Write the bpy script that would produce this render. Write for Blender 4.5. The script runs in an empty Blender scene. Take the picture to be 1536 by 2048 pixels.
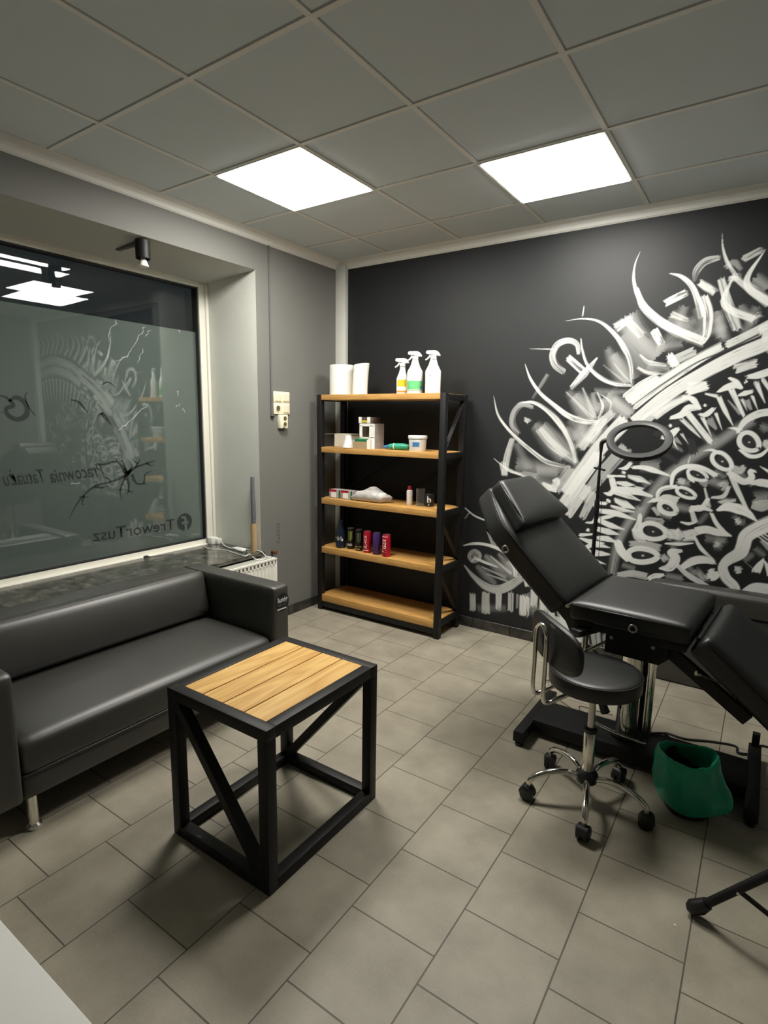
import bpy, bmesh, math, random
import numpy as np
from mathutils import Vector, Matrix, Quaternion
random.seed(7); RNG = np.random.RandomState(11)
C = bpy.context.scene.collection
PI = math.pi
# ------------------------------------------------------------------ camera solved from the ceiling grid and floor tiles
F, YAW, PITCH, ROLL = 1124.75, -0.596, -0.1636, 0.0151
CAM = np.array([0, 0, 1.5418])
XL, YB, ZC, XR, YF = -3.0134, 3.7427, 2.776, 1.02, -2.4
_f = np.array([math.sin(YAW)*math.cos(PITCH), math.cos(YAW)*math.cos(PITCH), math.sin(PITCH)])
_r = np.cross(_f, [0, 0, 1]); _r /= np.linalg.norm(_r); _u = np.cross(_r, _f)
_r2 = math.cos(ROLL)*_r+math.sin(ROLL)*_u; _u2 = -math.sin(ROLL)*_r+math.cos(ROLL)*_u
RM = np.array([_r2, _u2, _f])
def at(px, ax, v):
    """photo pixel -> point of the plane {axis ax = v} of the room"""
    d = RM.T @ np.array([(px[0]-768)/F, (1024-px[1])/F, 1.0])
    return Vector(CAM + d*((v-CAM[ax])/d[ax]))
X, Y, Z = 0, 1, 2
cam = bpy.data.objects.new('camera', bpy.data.cameras.new('camera')); C.objects.link(cam)
M = Matrix(((_r2[0], _u2[0], -_f[0], CAM[0]), (_r2[1], _u2[1], -_f[1], CAM[1]), (_r2[2], _u2[2], -_f[2], CAM[2]), (0, 0, 0, 1)))
cam.matrix_world = M
cam.data.sensor_fit = 'VERTICAL'; cam.data.sensor_height = 24; cam.data.lens = 24*F/2048
cam.data.clip_start = 0.02
bpy.context.scene.camera = cam
sc = bpy.context.scene
sc.view_settings.view_transform = 'Standard'; sc.view_settings.look = 'None'
sc.view_settings.gamma = 1; sc.view_settings.use_curve_mapping = False
sc.view_settings.exposure = 1.55
sc.cycles.max_bounces = 10; sc.cycles.diffuse_bounces = 6; sc.cycles.transparent_max_bounces = 16
sc.cycles.sample_clamp_indirect = 4.0
w = bpy.data.worlds.new('night'); sc.world = w; w.use_nodes = True
w.node_tree.nodes['Background'].inputs[0].default_value = (0.010, 0.012, 0.013, 1)
w.node_tree.nodes['Background'].inputs[1].default_value = 0.5

# ------------------------------------------------------------------ materials
def srgb(r, g, b):
    return tuple(((c/255)/12.92 if c/255 <= .04045 else ((c/255+.055)/1.055)**2.4) for c in (r, g, b))
class NT:
    def __init__(s, name):
        s.m = bpy.data.materials.new(name); s.m.use_nodes = True; s.t = s.m.node_tree; s.t.nodes.clear()
        s.out = s.n('ShaderNodeOutputMaterial')
    def n(s, ty, **kw):
        nd = s.t.nodes.new(ty)
        for k, v in kw.items(): setattr(nd, k, v)
        return nd
    def l(s, a, b): s.t.links.new(a, b)
    def math(s, op, a, b=None, c=None):
        nd = s.n('ShaderNodeMath', operation=op)
        for i, v in enumerate((a, b, c)):
            if v is None: continue
            if isinstance(v, (int, float)): nd.inputs[i].default_value = v
            else: s.l(v, nd.inputs[i])
        return nd.outputs[0]
    def mix(s, fac, a, b):
        nd = s.n('ShaderNodeMix', data_type='RGBA')
        for k, v in ((0, fac), (6, a), (7, b)):
            if isinstance(v, (int, float)): nd.inputs[k].default_value = v
            elif isinstance(v, tuple): nd.inputs[k].default_value = (*v[:3], 1)
            else: s.l(v, nd.inputs[k])
        return nd.outputs[2]
    def noise(s, scale, detail=3, vec=None, rough=.55):
        nd = s.n('ShaderNodeTexNoise'); nd.inputs['Scale'].default_value = scale; nd.inputs['Detail'].default_value = detail
        nd.inputs['Roughness'].default_value = rough
        if vec is not None: s.l(vec, nd.inputs['Vector'])
        return nd.outputs['Fac']
    def ramp(s, fac, p0, p1):
        nd = s.n('ShaderNodeMapRange'); nd.inputs[1].default_value = p0; nd.inputs[2].default_value = p1; s.l(fac, nd.inputs[0]); return nd.outputs[0]
    def co(s, scale=(1, 1, 1), kind='Object'):
        t = s.n('ShaderNodeTexCoord'); mp = s.n('ShaderNodeMapping'); mp.inputs['Scale'].default_value = scale
        s.l(t.outputs[kind], mp.inputs['Vector']); return mp.outputs[0]
    def bsdf(s, **kw):
        b = s.n('ShaderNodeBsdfPrincipled')
        for k, v in kw.items():
            i = b.inputs[k]
            if isinstance(v, (int, float)): i.default_value = v
            elif isinstance(v, tuple): i.default_value = (*v[:3], 1) if len(v) == 3 and i.type == 'RGBA' else v
            else: s.l(v, i)
        s.l(b.outputs[0], s.out.inputs[0]); s.b = b; return b
    def bump(s, h, strength=.2, dist=.01):
        nd = s.n('ShaderNodeBump'); nd.inputs['Strength'].default_value = strength; nd.inputs['Distance'].default_value = dist
        s.l(h, nd.inputs['Height']); s.l(nd.outputs[0], s.b.inputs['Normal'])
def plain(name, col, rough=.5, metal=0.0, var=.12, nscale=14, bump=0, bscale=200, spec=.5, **kw):
    t = NT(name); v = t.co(); f = t.noise(nscale, 4, v)
    a = tuple(c*(1-var) for c in col); b = tuple(min(1, c*(1+var)) for c in col)
    t.bsdf(**{'Base Color': t.mix(f, a, b), 'Roughness': t.math('ADD', t.math('MULTIPLY', f, .08), rough-.04), 'Metallic': metal, 'Specular IOR Level': spec}, **kw)
    if bump: t.bump(t.noise(bscale, 3, v), bump, .002)
    return t.m
MT = {}
MT['wall_grey'] = plain('grey wall paint', (.160, .161, .147), .75, var=.04, nscale=3, bump=.15, bscale=60)
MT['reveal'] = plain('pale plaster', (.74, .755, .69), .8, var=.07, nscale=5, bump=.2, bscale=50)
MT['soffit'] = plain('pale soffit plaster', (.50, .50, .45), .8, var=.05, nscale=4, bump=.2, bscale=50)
MT['white_trim'] = plain('white painted trim', (.62, .62, .57), .5, var=.05)
MT['cornice'] = plain('cornice paint', (.80, .80, .75), .6, var=.03)
MT['frame_white'] = plain('white window plastic', (.86, .84, .75), .4, var=.04)
MT['gasket'] = plain('black rubber', (.012, .012, .012), .6)
MT['black_metal'] = plain('black powder coated steel', (.0075, .0078, .0078), .52, var=.1, nscale=30, bump=.08, bscale=400, spec=.34)
MT['black_plastic'] = plain('black plastic', (.012, .012, .012), .4)
MT['chrome'] = plain('chrome', (.78, .76, .70), .12, 1.0, var=.03)
MT['steel'] = plain('brushed steel', (.55, .53, .49), .3, 1.0, var=.05)
MT['leather'] = plain('black grained leatherette', (.031, .031, .026), .47, var=.08, nscale=8, bump=.10, bscale=500, spec=1.0)
MT['bed_leather'] = plain('black smooth leatherette', (.0085, .0092, .0088), .43, var=.08, nscale=8, bump=.06, bscale=500, spec=.62)
MT['white_plastic'] = plain('white plastic', (.80, .80, .76), .35, var=.02)
MT['paper'] = plain('white paper', (.82, .81, .75), .9, var=.03, nscale=40, bump=.2, bscale=120)
MT['ivory'] = plain('ivory switch plastic', (.80, .76, .58), .35, var=.02)
MT['ivory_shadow'] = plain('ivory painted shadow', (.42, .34, .16), .5)
MT['socket_dark'] = plain('socket hole', (.10, .08, .03), .6)
MT['card'] = plain('brown cardboard', (.46, .32, .17), .8, var=.1, nscale=20)
MT['foam'] = plain('grey foam tube', (.13, .13, .14), .9, var=.2, nscale=30, bump=.4, bscale=60)
MT['brass'] = plain('rusty brass', (.16, .07, .03), .6, .3)
MT['white_desk'] = plain('white desk laminate', (.86, .86, .82), .5, var=.015, nscale=30, bump=.05, bscale=500)
MT['radiator'] = plain('white radiator enamel', (.80, .79, .72), .35, var=.02)
MT['slot_shade'] = plain('radiator painted slot shade', (.10, .095, .08), .7)
MT['red'] = plain('red print', (.50, .008, .030), .3, 0.3, var=.05)
MT['purple'] = plain('purple print', (.075, .035, .16), .3, 0.3, var=.05)
MT['black_can'] = plain('black can print', (.010, .010, .010), .3, 0.3)
MT['lime'] = plain('lime print', (.32, .40, .05), .4)
MT['olive_print'] = plain('pale green print', (.16, .18, .09), .4)
MT['gold_print'] = plain('gold print', (.45, .36, .10), .4)
MT['white_print'] = plain('white print', (.85, .84, .80), .5, var=.01)
MT['grey_print'] = plain('grey print', (.30, .30, .29), .5)
MT['black_print'] = plain('black print', (.006, .006, .006), .5)
MT['alu'] = plain('aluminium lid', (.60, .58, .62), .3, 1.0)
MT['blue'] = plain('blue print', (.05, .19, .42), .45)
MT['yellow'] = plain('yellow print', (.62, .50, .02), .45)
MT['orange'] = plain('orange print', (.65, .28, .05), .45)
MT['green_print'] = plain('green print', (.13, .52, .20), .45, var=.35, nscale=30)
MT['green_bottle'] = plain('green plastic bottle', (.03, .33, .21), .35)
MT['dark_green'] = plain('green wrap', (.01, .13, .05), .4, var=.4, nscale=60)
MT['red_cap'] = plain('dark red cap', (.28, .01, .015), .4)
MT['pet_dark'] = plain('dark blue bottle', (.010, .016, .026), .12, spec=.8)
MT['grey_card'] = plain('grey printed card', (.40, .37, .35), .7, var=.35, nscale=60)
MT['brown_box'] = plain('brown printed card', (.10, .065, .045), .6, var=.2)
MT['bulb'] = plain('white lamp bulb', (.85, .83, .75), .3)
MT['tinted'] = plain('smoked bracket plate', (.045, .043, .032), .3)
MT['skin_label'] = plain('pale label', (.72, .72, .70), .5)

def wood(name, c1, c2, axis, scale=1.0, rough=.42):
    t = NT(name); s = [16*scale]*3; s[axis] = 1.6*scale
    oi = t.n('ShaderNodeObjectInfo'); tc = t.n('ShaderNodeTexCoord')
    add = t.n('ShaderNodeVectorMath', operation='ADD'); t.l(tc.outputs['Object'], add.inputs[0])
    sc_ = t.n('ShaderNodeVectorMath', operation='SCALE'); cmb = t.n('ShaderNodeCombineXYZ')
    for i in range(3): t.l(oi.outputs['Random'], cmb.inputs[i])
    t.l(cmb.outputs[0], sc_.inputs[0]); sc_.inputs['Scale'].default_value = 37.0
    t.l(sc_.outputs[0], add.inputs[1])
    mp = t.n('ShaderNodeMapping'); mp.inputs['Scale'].default_value = s; t.l(add.outputs[0], mp.inputs['Vector'])
    n1 = t.noise(1.0, 2, mp.outputs[0])
    rings = t.math('FRACT', t.math('MULTIPLY', n1, 7.0))
    tri = t.math('ABSOLUTE', t.math('SUBTRACT', rings, .5))
    s2 = [90*scale]*3; s2[axis] = 3*scale
    mp2 = t.n('ShaderNodeMapping'); mp2.inputs['Scale'].default_value = s2; t.l(add.outputs[0], mp2.inputs['Vector'])
    n2 = t.noise(1.0, 3, mp2.outputs[0])
    n3 = t.noise(2.2, 2, mp.outputs[0])
    f = t.math('ADD', t.math('MULTIPLY', tri, .75), t.math('ADD', t.math('MULTIPLY', n2, .35), t.math('MULTIPLY', n3, .35)))
    t.bsdf(**{'Base Color': t.mix(t.ramp(f, .25, .95), c1, c2), 'Roughness': rough})
    t.bump(n2, .06, .001)
    return t.m
MT['wood_table'] = wood('oiled alder planks', (.56, .285, .065), (.86, .59, .215), 1, .6)
MT['wood_shelf'] = wood('pine shelf board', (.47, .235, .062), (.66, .395, .13), 0)

def marble(name, a, b, rough):
    t = NT(name); v = t.co(); f = t.noise(13, 8, v, .68)
    t.bsdf(**{'Base Color': t.mix(t.ramp(f, .40, .68), a, b), 'Roughness': rough}); return t.m
MT['sill'] = marble('dark speckled sill stone', (.035, .036, .03), (.17, .165, .14), .14)
MT['skirting'] = marble('dark marbled skirting tile', (.022, .021, .018), (.075, .07, .06), .3)

# floor tiles, third-offset bond
t = NT('beige grey floor tile'); tc = t.n('ShaderNodeTexCoord'); sp = t.n('ShaderNodeSeparateXYZ'); t.l(tc.outputs['Object'], sp.inputs[0])
u = t.math('DIVIDE', t.math('ADD', sp.outputs[0], 1.8600+.3022*20), .3022); k = t.math('FLOOR', u)
v = t.math('DIVIDE', t.math('SUBTRACT', t.math('SUBTRACT', sp.outputs[1], .7605-.2967*40), t.math('MULTIPLY', t.math('SUBTRACT', k, 22.0), .1988)), .2967)
fu = t.math('FRACT', u); fv = t.math('FRACT', v)
def edge(f): return t.math('MINIMUM', f, t.math('SUBTRACT', 1.0, f))
e = t.math('MINIMUM', edge(fu), edge(fv))
grout = t.ramp(e, .0045, .0095)
cb = t.n('ShaderNodeCombineXYZ'); t.l(k, cb.inputs[0]); t.l(t.math('FLOOR', v), cb.inputs[1])
wn = t.n('ShaderNodeTexWhiteNoise', noise_dimensions='2D'); t.l(cb.outputs[0], wn.inputs['Vector'])
n1 = t.noise(5, 5, tc.outputs['Object']); n2 = t.noise(150, 3, tc.outputs['Object'], .7)
col = t.mix(t.ramp(n1, .30, .70), (.235, .212, .160), (.375, .341, .266))
col = t.mix(t.math('MULTIPLY', t.ramp(n2, .35, .75), .35), col, (.44, .40, .32))
col = t.mix(t.math('MULTIPLY', wn.outputs['Value'], .20), col, (.22, .20, .155))
col = t.mix(grout, (.078, .068, .051), col)
t.bsdf(**{'Base Color': col, 'Roughness': t.math('ADD', .42, t.math('MULTIPLY', n2, .12)), 'Specular IOR Level': .4})
t.bump(t.math('ADD', t.math('MULTIPLY', grout, 1.0), t.math('MULTIPLY', n2, .12)), .35, .003)
MT['floor'] = t.m
MT['ceiling'] = plain('ceiling tile', (.72, .79, .83), .85, var=.03, nscale=3, bump=.12, bscale=350)
MT['tbar'] = plain('ceiling grid bar', (.88, .88, .86), .6, var=.02)

def emit(name, col, strength):
    t = NT(name); e = t.n('ShaderNodeEmission'); e.inputs[0].default_value = (*col, 1); e.inputs[1].default_value = strength
    t.l(e.outputs[0], t.out.inputs[0]); return t.m
MT['panel'] = emit('lit LED diffuser', (1.0, .965, .895), 17.0)

t = NT('window glass'); lw = t.n('ShaderNodeLayerWeight'); lw.inputs[0].default_value = .5
fr = t.math('ADD', .018, t.math('MULTIPLY', t.math('POWER', lw.outputs['Facing'], 5.0), .5))
tr = t.n('ShaderNodeBsdfTransparent'); tr.inputs[0].default_value = (.97, .985, .98, 1)
gl = t.n('ShaderNodeBsdfGlossy'); gl.inputs['Roughness'].default_value = 0.0; gl.inputs[0].default_value = (1, 1, 1, 1)
mx = t.n('ShaderNodeMixShader'); t.l(fr, mx.inputs[0]); t.l(tr.outputs[0], mx.inputs[1]); t.l(gl.outputs[0], mx.inputs[2]); t.l(mx.outputs[0], t.out.inputs[0])
MT['glass'] = t.m
MT['film'] = plain('frosted window film', (.095, .117, .107), .85, var=.06, nscale=2.5, **{'Coat Weight': 1.0, 'Coat Roughness': .01, 'Coat IOR': 2.1})
MT['film_letter'] = plain('dark vinyl lettering', (.022, .026, .025), .7)
MT['film_scratch'] = plain('pale scratch in the film', (.42, .44, .42), .8)
# thin translucent plastics
def clear_plastic(name, tcol, gcol, rough, fac, crinkle=0.0):
    t = NT(name); lw = t.n('ShaderNodeLayerWeight'); lw.inputs[0].default_value = .5
    tr = t.n('ShaderNodeBsdfTransparent'); tr.inputs[0].default_value = (*tcol, 1)
    df = t.n('ShaderNodeBsdfPrincipled'); df.inputs['Base Color'].default_value = (*gcol, 1); df.inputs['Roughness'].default_value = rough
    df.inputs['Specular IOR Level'].default_value = .9
    bp = t.n('ShaderNodeBump'); bp.inputs['Strength'].default_value = crinkle; bp.inputs['Distance'].default_value = .012
    t.l(t.noise(26, 2, t.co(), .5), bp.inputs['Height']); t.l(bp.outputs[0], df.inputs['Normal'])
    f = t.math('ADD', fac, t.math('MULTIPLY', t.math('POWER', lw.outputs['Facing'], 2.0), .5))
    mx = t.n('ShaderNodeMixShader'); t.l(f, mx.inputs[0]); t.l(tr.outputs[0], mx.inputs[1]); t.l(df.outputs[0], mx.inputs[2]); t.l(mx.outputs[0], t.out.inputs[0]); return t.m
MT['bin_bag'] = clear_plastic('green bin liner', (.34, .88, .68), (.03, .62, .38), .10, .42, .9)
MT['clear_bag'] = clear_plastic('clear plastic bag', (.8, .8, .8), (.75, .73, .70), .25, .45, .5)
MT['tumbler'] = clear_plastic('clear tumbler', (.92, .93, .92), (.5, .5, .48), .05, .06)

# ------------------------------------------------------------------ object helpers
def obj(name, bm, mat, parent=None, smooth=False, loc=None, rot=None, mats=None):
    me = bpy.data.meshes.new(name)
    if isinstance(bm, bpy.types.Mesh): me = bm
    else:
        bmesh.ops.recalc_face_normals(bm, faces=bm.faces[:]) if smooth != 'raw' else None
        bm.to_mesh(me); bm.free()
    o = bpy.data.objects.new(name, me); C.objects.link(o)
    for m in (mats or [mat]): me.materials.append(MT[m] if isinstance(m, str) else m)
    if smooth:
        for p in me.polygons: p.use_smooth = True
        if smooth != 'all':
            try: me.set_sharp_from_angle(angle=math.radians(40))
            except Exception: pass
    if parent is not None:
        o.parent = parent
        if loc is None: o.matrix_parent_inverse = Matrix.Identity(4)
    if loc is not None: o.location = loc
    if rot is not None: o.rotation_euler = rot
    return o
def thing(name, label, cat, loc=(0, 0, 0), rotz=0, group=None):
    o = bpy.data.objects.new(name, None); C.objects.link(o); o.empty_display_size = .05
    o.location = loc; o.rotation_euler = (0, 0, rotz); tag(o, label, cat, group); return o
def tag(o, label, cat, group=None):
    o['label'] = label; o['category'] = cat
    if group: o['group'] = group
    return o
def struct(o, parent=None):
    o['kind'] = 'structure'; return o
def nb(): return bmesh.new()
def box(bm, lo, hi, bev=0, seg=2, xf=None):
    r = bmesh.ops.create_cube(bm, size=1); vs = r['verts']
    c = [(a+b)/2 for a, b in zip(lo, hi)]; s = [abs(b-a) for a, b in zip(lo, hi)]
    for v in vs: v.co = Vector((c[0]+v.co.x*s[0], c[1]+v.co.y*s[1], c[2]+v.co.z*s[2]))
    if bev:
        es = list({e for v in vs for e in v.link_edges})
        g = bmesh.ops.bevel(bm, geom=es, offset=bev, segments=seg, affect='EDGES', profile=.5)
        vs = list({v for f in g['faces'] for v in f.verts} | {v for v in vs if v.is_valid})
    if xf is not None:
        for v in vs: v.co = xf @ v.co
    return bm
def bxo(name, lo, hi, mat, parent=None, bev=0, seg=2, xf=None, smooth=False):
    return obj(name, box(nb(), lo, hi, bev, seg, xf), mat, parent, smooth or (bev > 0))
def beam(bm, a, b, w, h, up=(0, 0, 1), bev=0.0015):
    """rectangular tube from a to b, width w (sideways) height h (along up)"""
    a, b = Vector(a), Vector(b); d = (b-a); L = d.length; d.normalize(); up = Vector(up)
    s = d.cross(up)
    if s.length < 1e-5: s = d.cross(Vector((1, 0, 0)))
    s.normalize(); uu = s.cross(d)
    xf = Matrix(((d.x, s.x, uu.x, a.x), (d.y, s.y, uu.y, a.y), (d.z, s.z, uu.z, a.z), (0, 0, 0, 1)))
    return box(bm, (0, -w/2, -h/2), (L, w/2, h/2), bev, 1, xf)
def catmull(pts, n=8):
    pts = [Vector(p) for p in pts]
    if len(pts) < 3: return pts
    P = [pts[0]*2-pts[1]]+pts+[pts[-1]*2-pts[-2]]; out = []
    for i in range(1, len(P)-2):
        for j in range(n):
            t = j/n; p0, p1, p2, p3 = P[i-1:i+3]
            out.append(.5*((2*p1)+(p2-p0)*t+(2*p0-5*p1+4*p2-p3)*t*t+(3*p1-p0-3*p2+p3)*t**3))
    out.append(pts[-1]); return out
def tube(bm, pts, r, n=10, cap=True, smooth=0):
    pts = catmull(pts, smooth) if smooth else [Vector(p) for p in pts]
    N = len(pts); rs = r if isinstance(r, (list, tuple)) else [r]*N
    if len(rs) != N: rs = list(np.interp(np.linspace(0, 1, N), np.linspace(0, 1, len(rs)), rs))
    rings = []; nrm = None
    for i, p in enumerate(pts):
        d = (pts[min(i+1, N-1)]-pts[max(i-1, 0)]).normalized()
        if nrm is None: nrm = d.orthogonal().normalized()
        else: nrm = (nrm-d*nrm.dot(d)).normalized()
        bi = d.cross(nrm)
        rings.append([bm.verts.new(p+(nrm*math.cos(2*PI*k/n)+bi*math.sin(2*PI*k/n))*rs[i]) for k in range(n)])
    for a, b in zip(rings, rings[1:]):
        for k in range(n): bm.faces.new((a[k], a[(k+1) % n], b[(k+1) % n], b[k]))
    if cap: bm.faces.new(rings[0][::-1]); bm.faces.new(rings[-1])
    return bm
def lathe(bm, prof, n=32, c=(0, 0, 0), close=True, sx=1, sy=1):
    """prof: list of (r, z)"""
    rings = []
    for r, z in prof:
        rings.append([bm.verts.new((c[0]+r*sx*math.cos(2*PI*k/n), c[1]+r*sy*math.sin(2*PI*k/n), c[2]+z)) for k in range(n)])
    for a, b in zip(rings, rings[1:]):
        for k in range(n): bm.faces.new((a[k], a[(k+1) % n], b[(k+1) % n], b[k]))
    if close: bm.faces.new(rings[0][::-1]); bm.faces.new(rings[-1])
    return bm
def rbox(bm, size, r, n=10, xf=None, fn=None):
    """rounded cushion: a box of the given full size, corner radius r, centred; fn(co, unit) may push vertices"""
    hx, hy, hz = [s/2 for s in size]
    tmp = bmesh.new(); bmesh.ops.create_cube(tmp, size=2)
    bmesh.ops.subdivide_edges(tmp, edges=tmp.edges[:], cuts=n, use_grid_fill=True)
    mp = {}
    def remap(u):   # concentrate samples toward the ends
        return math.copysign(1-(1-abs(u))**1.8, u)
    for v in tmp.verts:
        u = Vector((remap(v.co.x), remap(v.co.y), remap(v.co.z))); p = Vector((u.x*hx, u.y*hy, u.z*hz))
        q = Vector((max(-hx+r, min(hx-r, p.x)), max(-hy+r, min(hy-r, p.y)), max(-hz+r, min(hz-r, p.z))))
        d = p-q
        if d.length > 1e-7: p = q+d.normalized()*r
        if fn: p = fn(p, u)
        if xf is not None: p = xf @ p
        mp[v] = bm.verts.new(p)
    for f in tmp.faces: bm.faces.new([mp[v] for v in f.verts])
    tmp.free(); return bm
def prism(bm, poly, ax, a, b):
    """extrude a 2-D polygon (the two other axes in order) along axis ax from a to b"""
    def mk(p, t):
        l = list(p); l.insert(ax, t); return bm.verts.new(l)
    A = [mk(p, a) for p in poly]; B = [mk(p, b) for p in poly]; n = len(poly)
    bm.faces.new(A[::-1]); bm.faces.new(B)
    for i in range(n): bm.faces.new((A[i], A[(i+1) % n], B[(i+1) % n], B[i]))
    return bm
def text_bm(s, size=1.0, shear=0.0, extrude=0.0, align='CENTER', bold=0.0, res=3):
    cu = bpy.data.curves.new('lettering', 'FONT'); cu.body = s; cu.size = size; cu.shear = shear; cu.extrude = extrude
    cu.align_x = align; cu.offset = bold; cu.resolution_u = res
    o = bpy.data.objects.new('lettering', cu); C.objects.link(o)
    dg = bpy.context.evaluated_depsgraph_get(); me = bpy.data.meshes.new_from_object(o.evaluated_get(dg))
    bm = nb(); bm.from_mesh(me); bpy.data.objects.remove(o); bpy.data.meshes.remove(me); bpy.data.curves.remove(cu)
    return bm
def warp(bm, fn):
    for v in bm.verts: v.co = Vector(fn(v.co))
    return bm
def copy_tree(o, parent=None):
    c = o.copy(); C.objects.link(c)
    if parent is not None: c.parent = parent
    for ch in list(o.children): copy_tree(ch, c)
    return c

# ------------------------------------------------------------------ room shell
struct(bxo('floor', (XL-.7, YF-.1, -.10), (XR+.1, YB+.1, 0), 'floor'))
ceiling = struct(bxo('ceiling', (XL-.05, YF-.1, ZC), (XR+.1, YB+.1, ZC+.08), 'ceiling'))
bm = nb(); CX0, CY0 = -2.5164, .8953
k = -1
for k in range(0, 6):
    x = CX0+.6*k
    if x < XR: box(bm, (x-.011, YF, ZC-.004), (x+.011, YB, ZC+.002))
for k in range(-5, 5):
    y = CY0+.6*k
    if YF < y < YB: box(bm, (XL, y-.011, ZC-.0045), (XR, y+.011, ZC+.002))
struct(obj('trim_1', bm, 'tbar'))
bm = nb()   # grey strips that paint the shadow line along one side of the bars
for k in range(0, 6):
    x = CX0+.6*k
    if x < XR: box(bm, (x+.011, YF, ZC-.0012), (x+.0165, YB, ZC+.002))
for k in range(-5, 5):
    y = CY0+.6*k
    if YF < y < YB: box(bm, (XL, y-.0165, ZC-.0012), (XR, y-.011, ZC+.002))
struct(obj('trim_2', bm, plain('painted shadow line', (.44, .46, .46), .8)))
# left wall with the window opening (window y 0.2 .. 2.84, z .54 .. 2.53)
WX = XL-.62; WY0, WY1, WZ0 = .15, 2.838, .545
bm = nb()
def face_mat(bm, test, idx):
    bm.normal_update()
    for f in bm.faces:
        if test(f): f.material_index = idx
box(bm, (WX, YF, 0), (XL, WY0, ZC)); box(bm, (WX, WY0, 0), (XL, WY1, WZ0)); box(bm, (WX, WY1, 0), (XL, YB+.1, ZC))
prism(bm, [(XL, 2.531), (XL, ZC), (WX, ZC), (WX, 2.49)], 1, WY0, WY1)
bmesh.ops.recalc_face_normals(bm, faces=bm.faces[:])
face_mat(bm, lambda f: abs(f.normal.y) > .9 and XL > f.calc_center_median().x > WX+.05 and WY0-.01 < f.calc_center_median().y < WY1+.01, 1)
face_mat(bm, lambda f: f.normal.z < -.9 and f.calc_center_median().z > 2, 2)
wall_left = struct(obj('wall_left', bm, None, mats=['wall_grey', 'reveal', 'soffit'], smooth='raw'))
for p in wall_left.data.polygons: p.use_smooth = False
struct(bxo('wall_right', (XR, YF-.1, 0), (XR+.1, YB+.1, ZC), 'wall_grey'))
struct(bxo('wall_front', (XL, YF-.1, 0), (XR, YF, ZC), 'wall_grey'))
# cornices, corner duct, skirting
def cove(bm, ax, a, b, corner, sgn):
    pts = [(0, 0), (.058, 0), (.052, -.010), (.030, -.020), (.018, -.034), (.010, -.052), (0, -.060)]
    if ax == 1: prism(bm, [(corner+p[0], ZC-.001+p[1]) for p in pts], 1, a, b)
    else: prism(bm, [(corner-p[0], ZC-.001+p[1]) for p in pts], 0, a, b)
    return bm
struct(obj('trim_3', cove(nb(), 1, YF, YB-.001, XL, 1), 'cornice'))
struct(obj('trim_4', cove(nb(), 0, XL+.001, XR, YB, 1), 'cornice'))
struct(bxo('trim_5', (XL, YB-.045, .0), (XL+.098, YB-.0005, ZC-.03), 'white_trim', bev=.004))
struct(bxo('trim_6', (XR-.10, YB-.06, .0), (XR-.0005, YB-.0005, ZC-.03), 'white_trim', bev=.004))
def skirting(name, ax, a, b):
    bm = nb(); n = int((b-a)/.30)+1
    for i in range(n):
        s, e_ = a+i*.30, min(b, a+(i+1)*.30-.003)
        if e_-s < .01: continue
        if ax == 1: box(bm, (XL, s, 0), (XL+.012, e_, .075), .0015, 1)
        else: box(bm, (s, YB-.012, 0), (e_, YB, .075), .0015, 1)
    struct(obj(name, bm, 'skirting'))
skirting('baseboard_left', 1, .10, YB-.05)
skirting('baseboard_back', 0, XL+.10, XR-.1)

# ------------------------------------------------------------------ painted mural: brush strokes laid over the dark wall paint
RES = .0034; MX0, MX1, MZ1 = -1.86, XR, 2.66
GW, GH = int((MX1-MX0)/RES)+1, int(MZ1/RES)+1
PAINT = np.zeros((GH, GW), np.float32)
def wallpt(px): p = at(px, 1, YB); return np.array([p.x, p.z])
CROPS = {'A': (900, 440, 2.415), 'B': (1180, 740, 4.315), 'C': (1160, 820, 6.4), 'D': (1180, 1000, 4.315), 'E': (930, 930, 4.955), 'G': (880, 780, 2.3415), 'H': (1200, 480, 4.571), 'P': (0, 0, 1)}
def sm(a): a = np.clip(a, 0, 1); return a*a*(3-2*a)
def spline(P, W, step):
    P = np.array(P, float); n = len(P)
    if n > 2: q = np.array([tuple(v)[:2] for v in catmull([Vector((p[0], p[1], 0)) for p in P], 10)])
    else: q = P
    L = np.r_[0, np.cumsum(np.linalg.norm(np.diff(q, axis=0), axis=1))]
    m = max(2, int(L[-1]/step)+1); s = np.linspace(0, L[-1], m)
    return np.c_[np.interp(s, L, q[:, 0]), np.interp(s, L, q[:, 1])], s, np.interp(s/L[-1], np.linspace(0, 1, len(W)), W)
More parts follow.
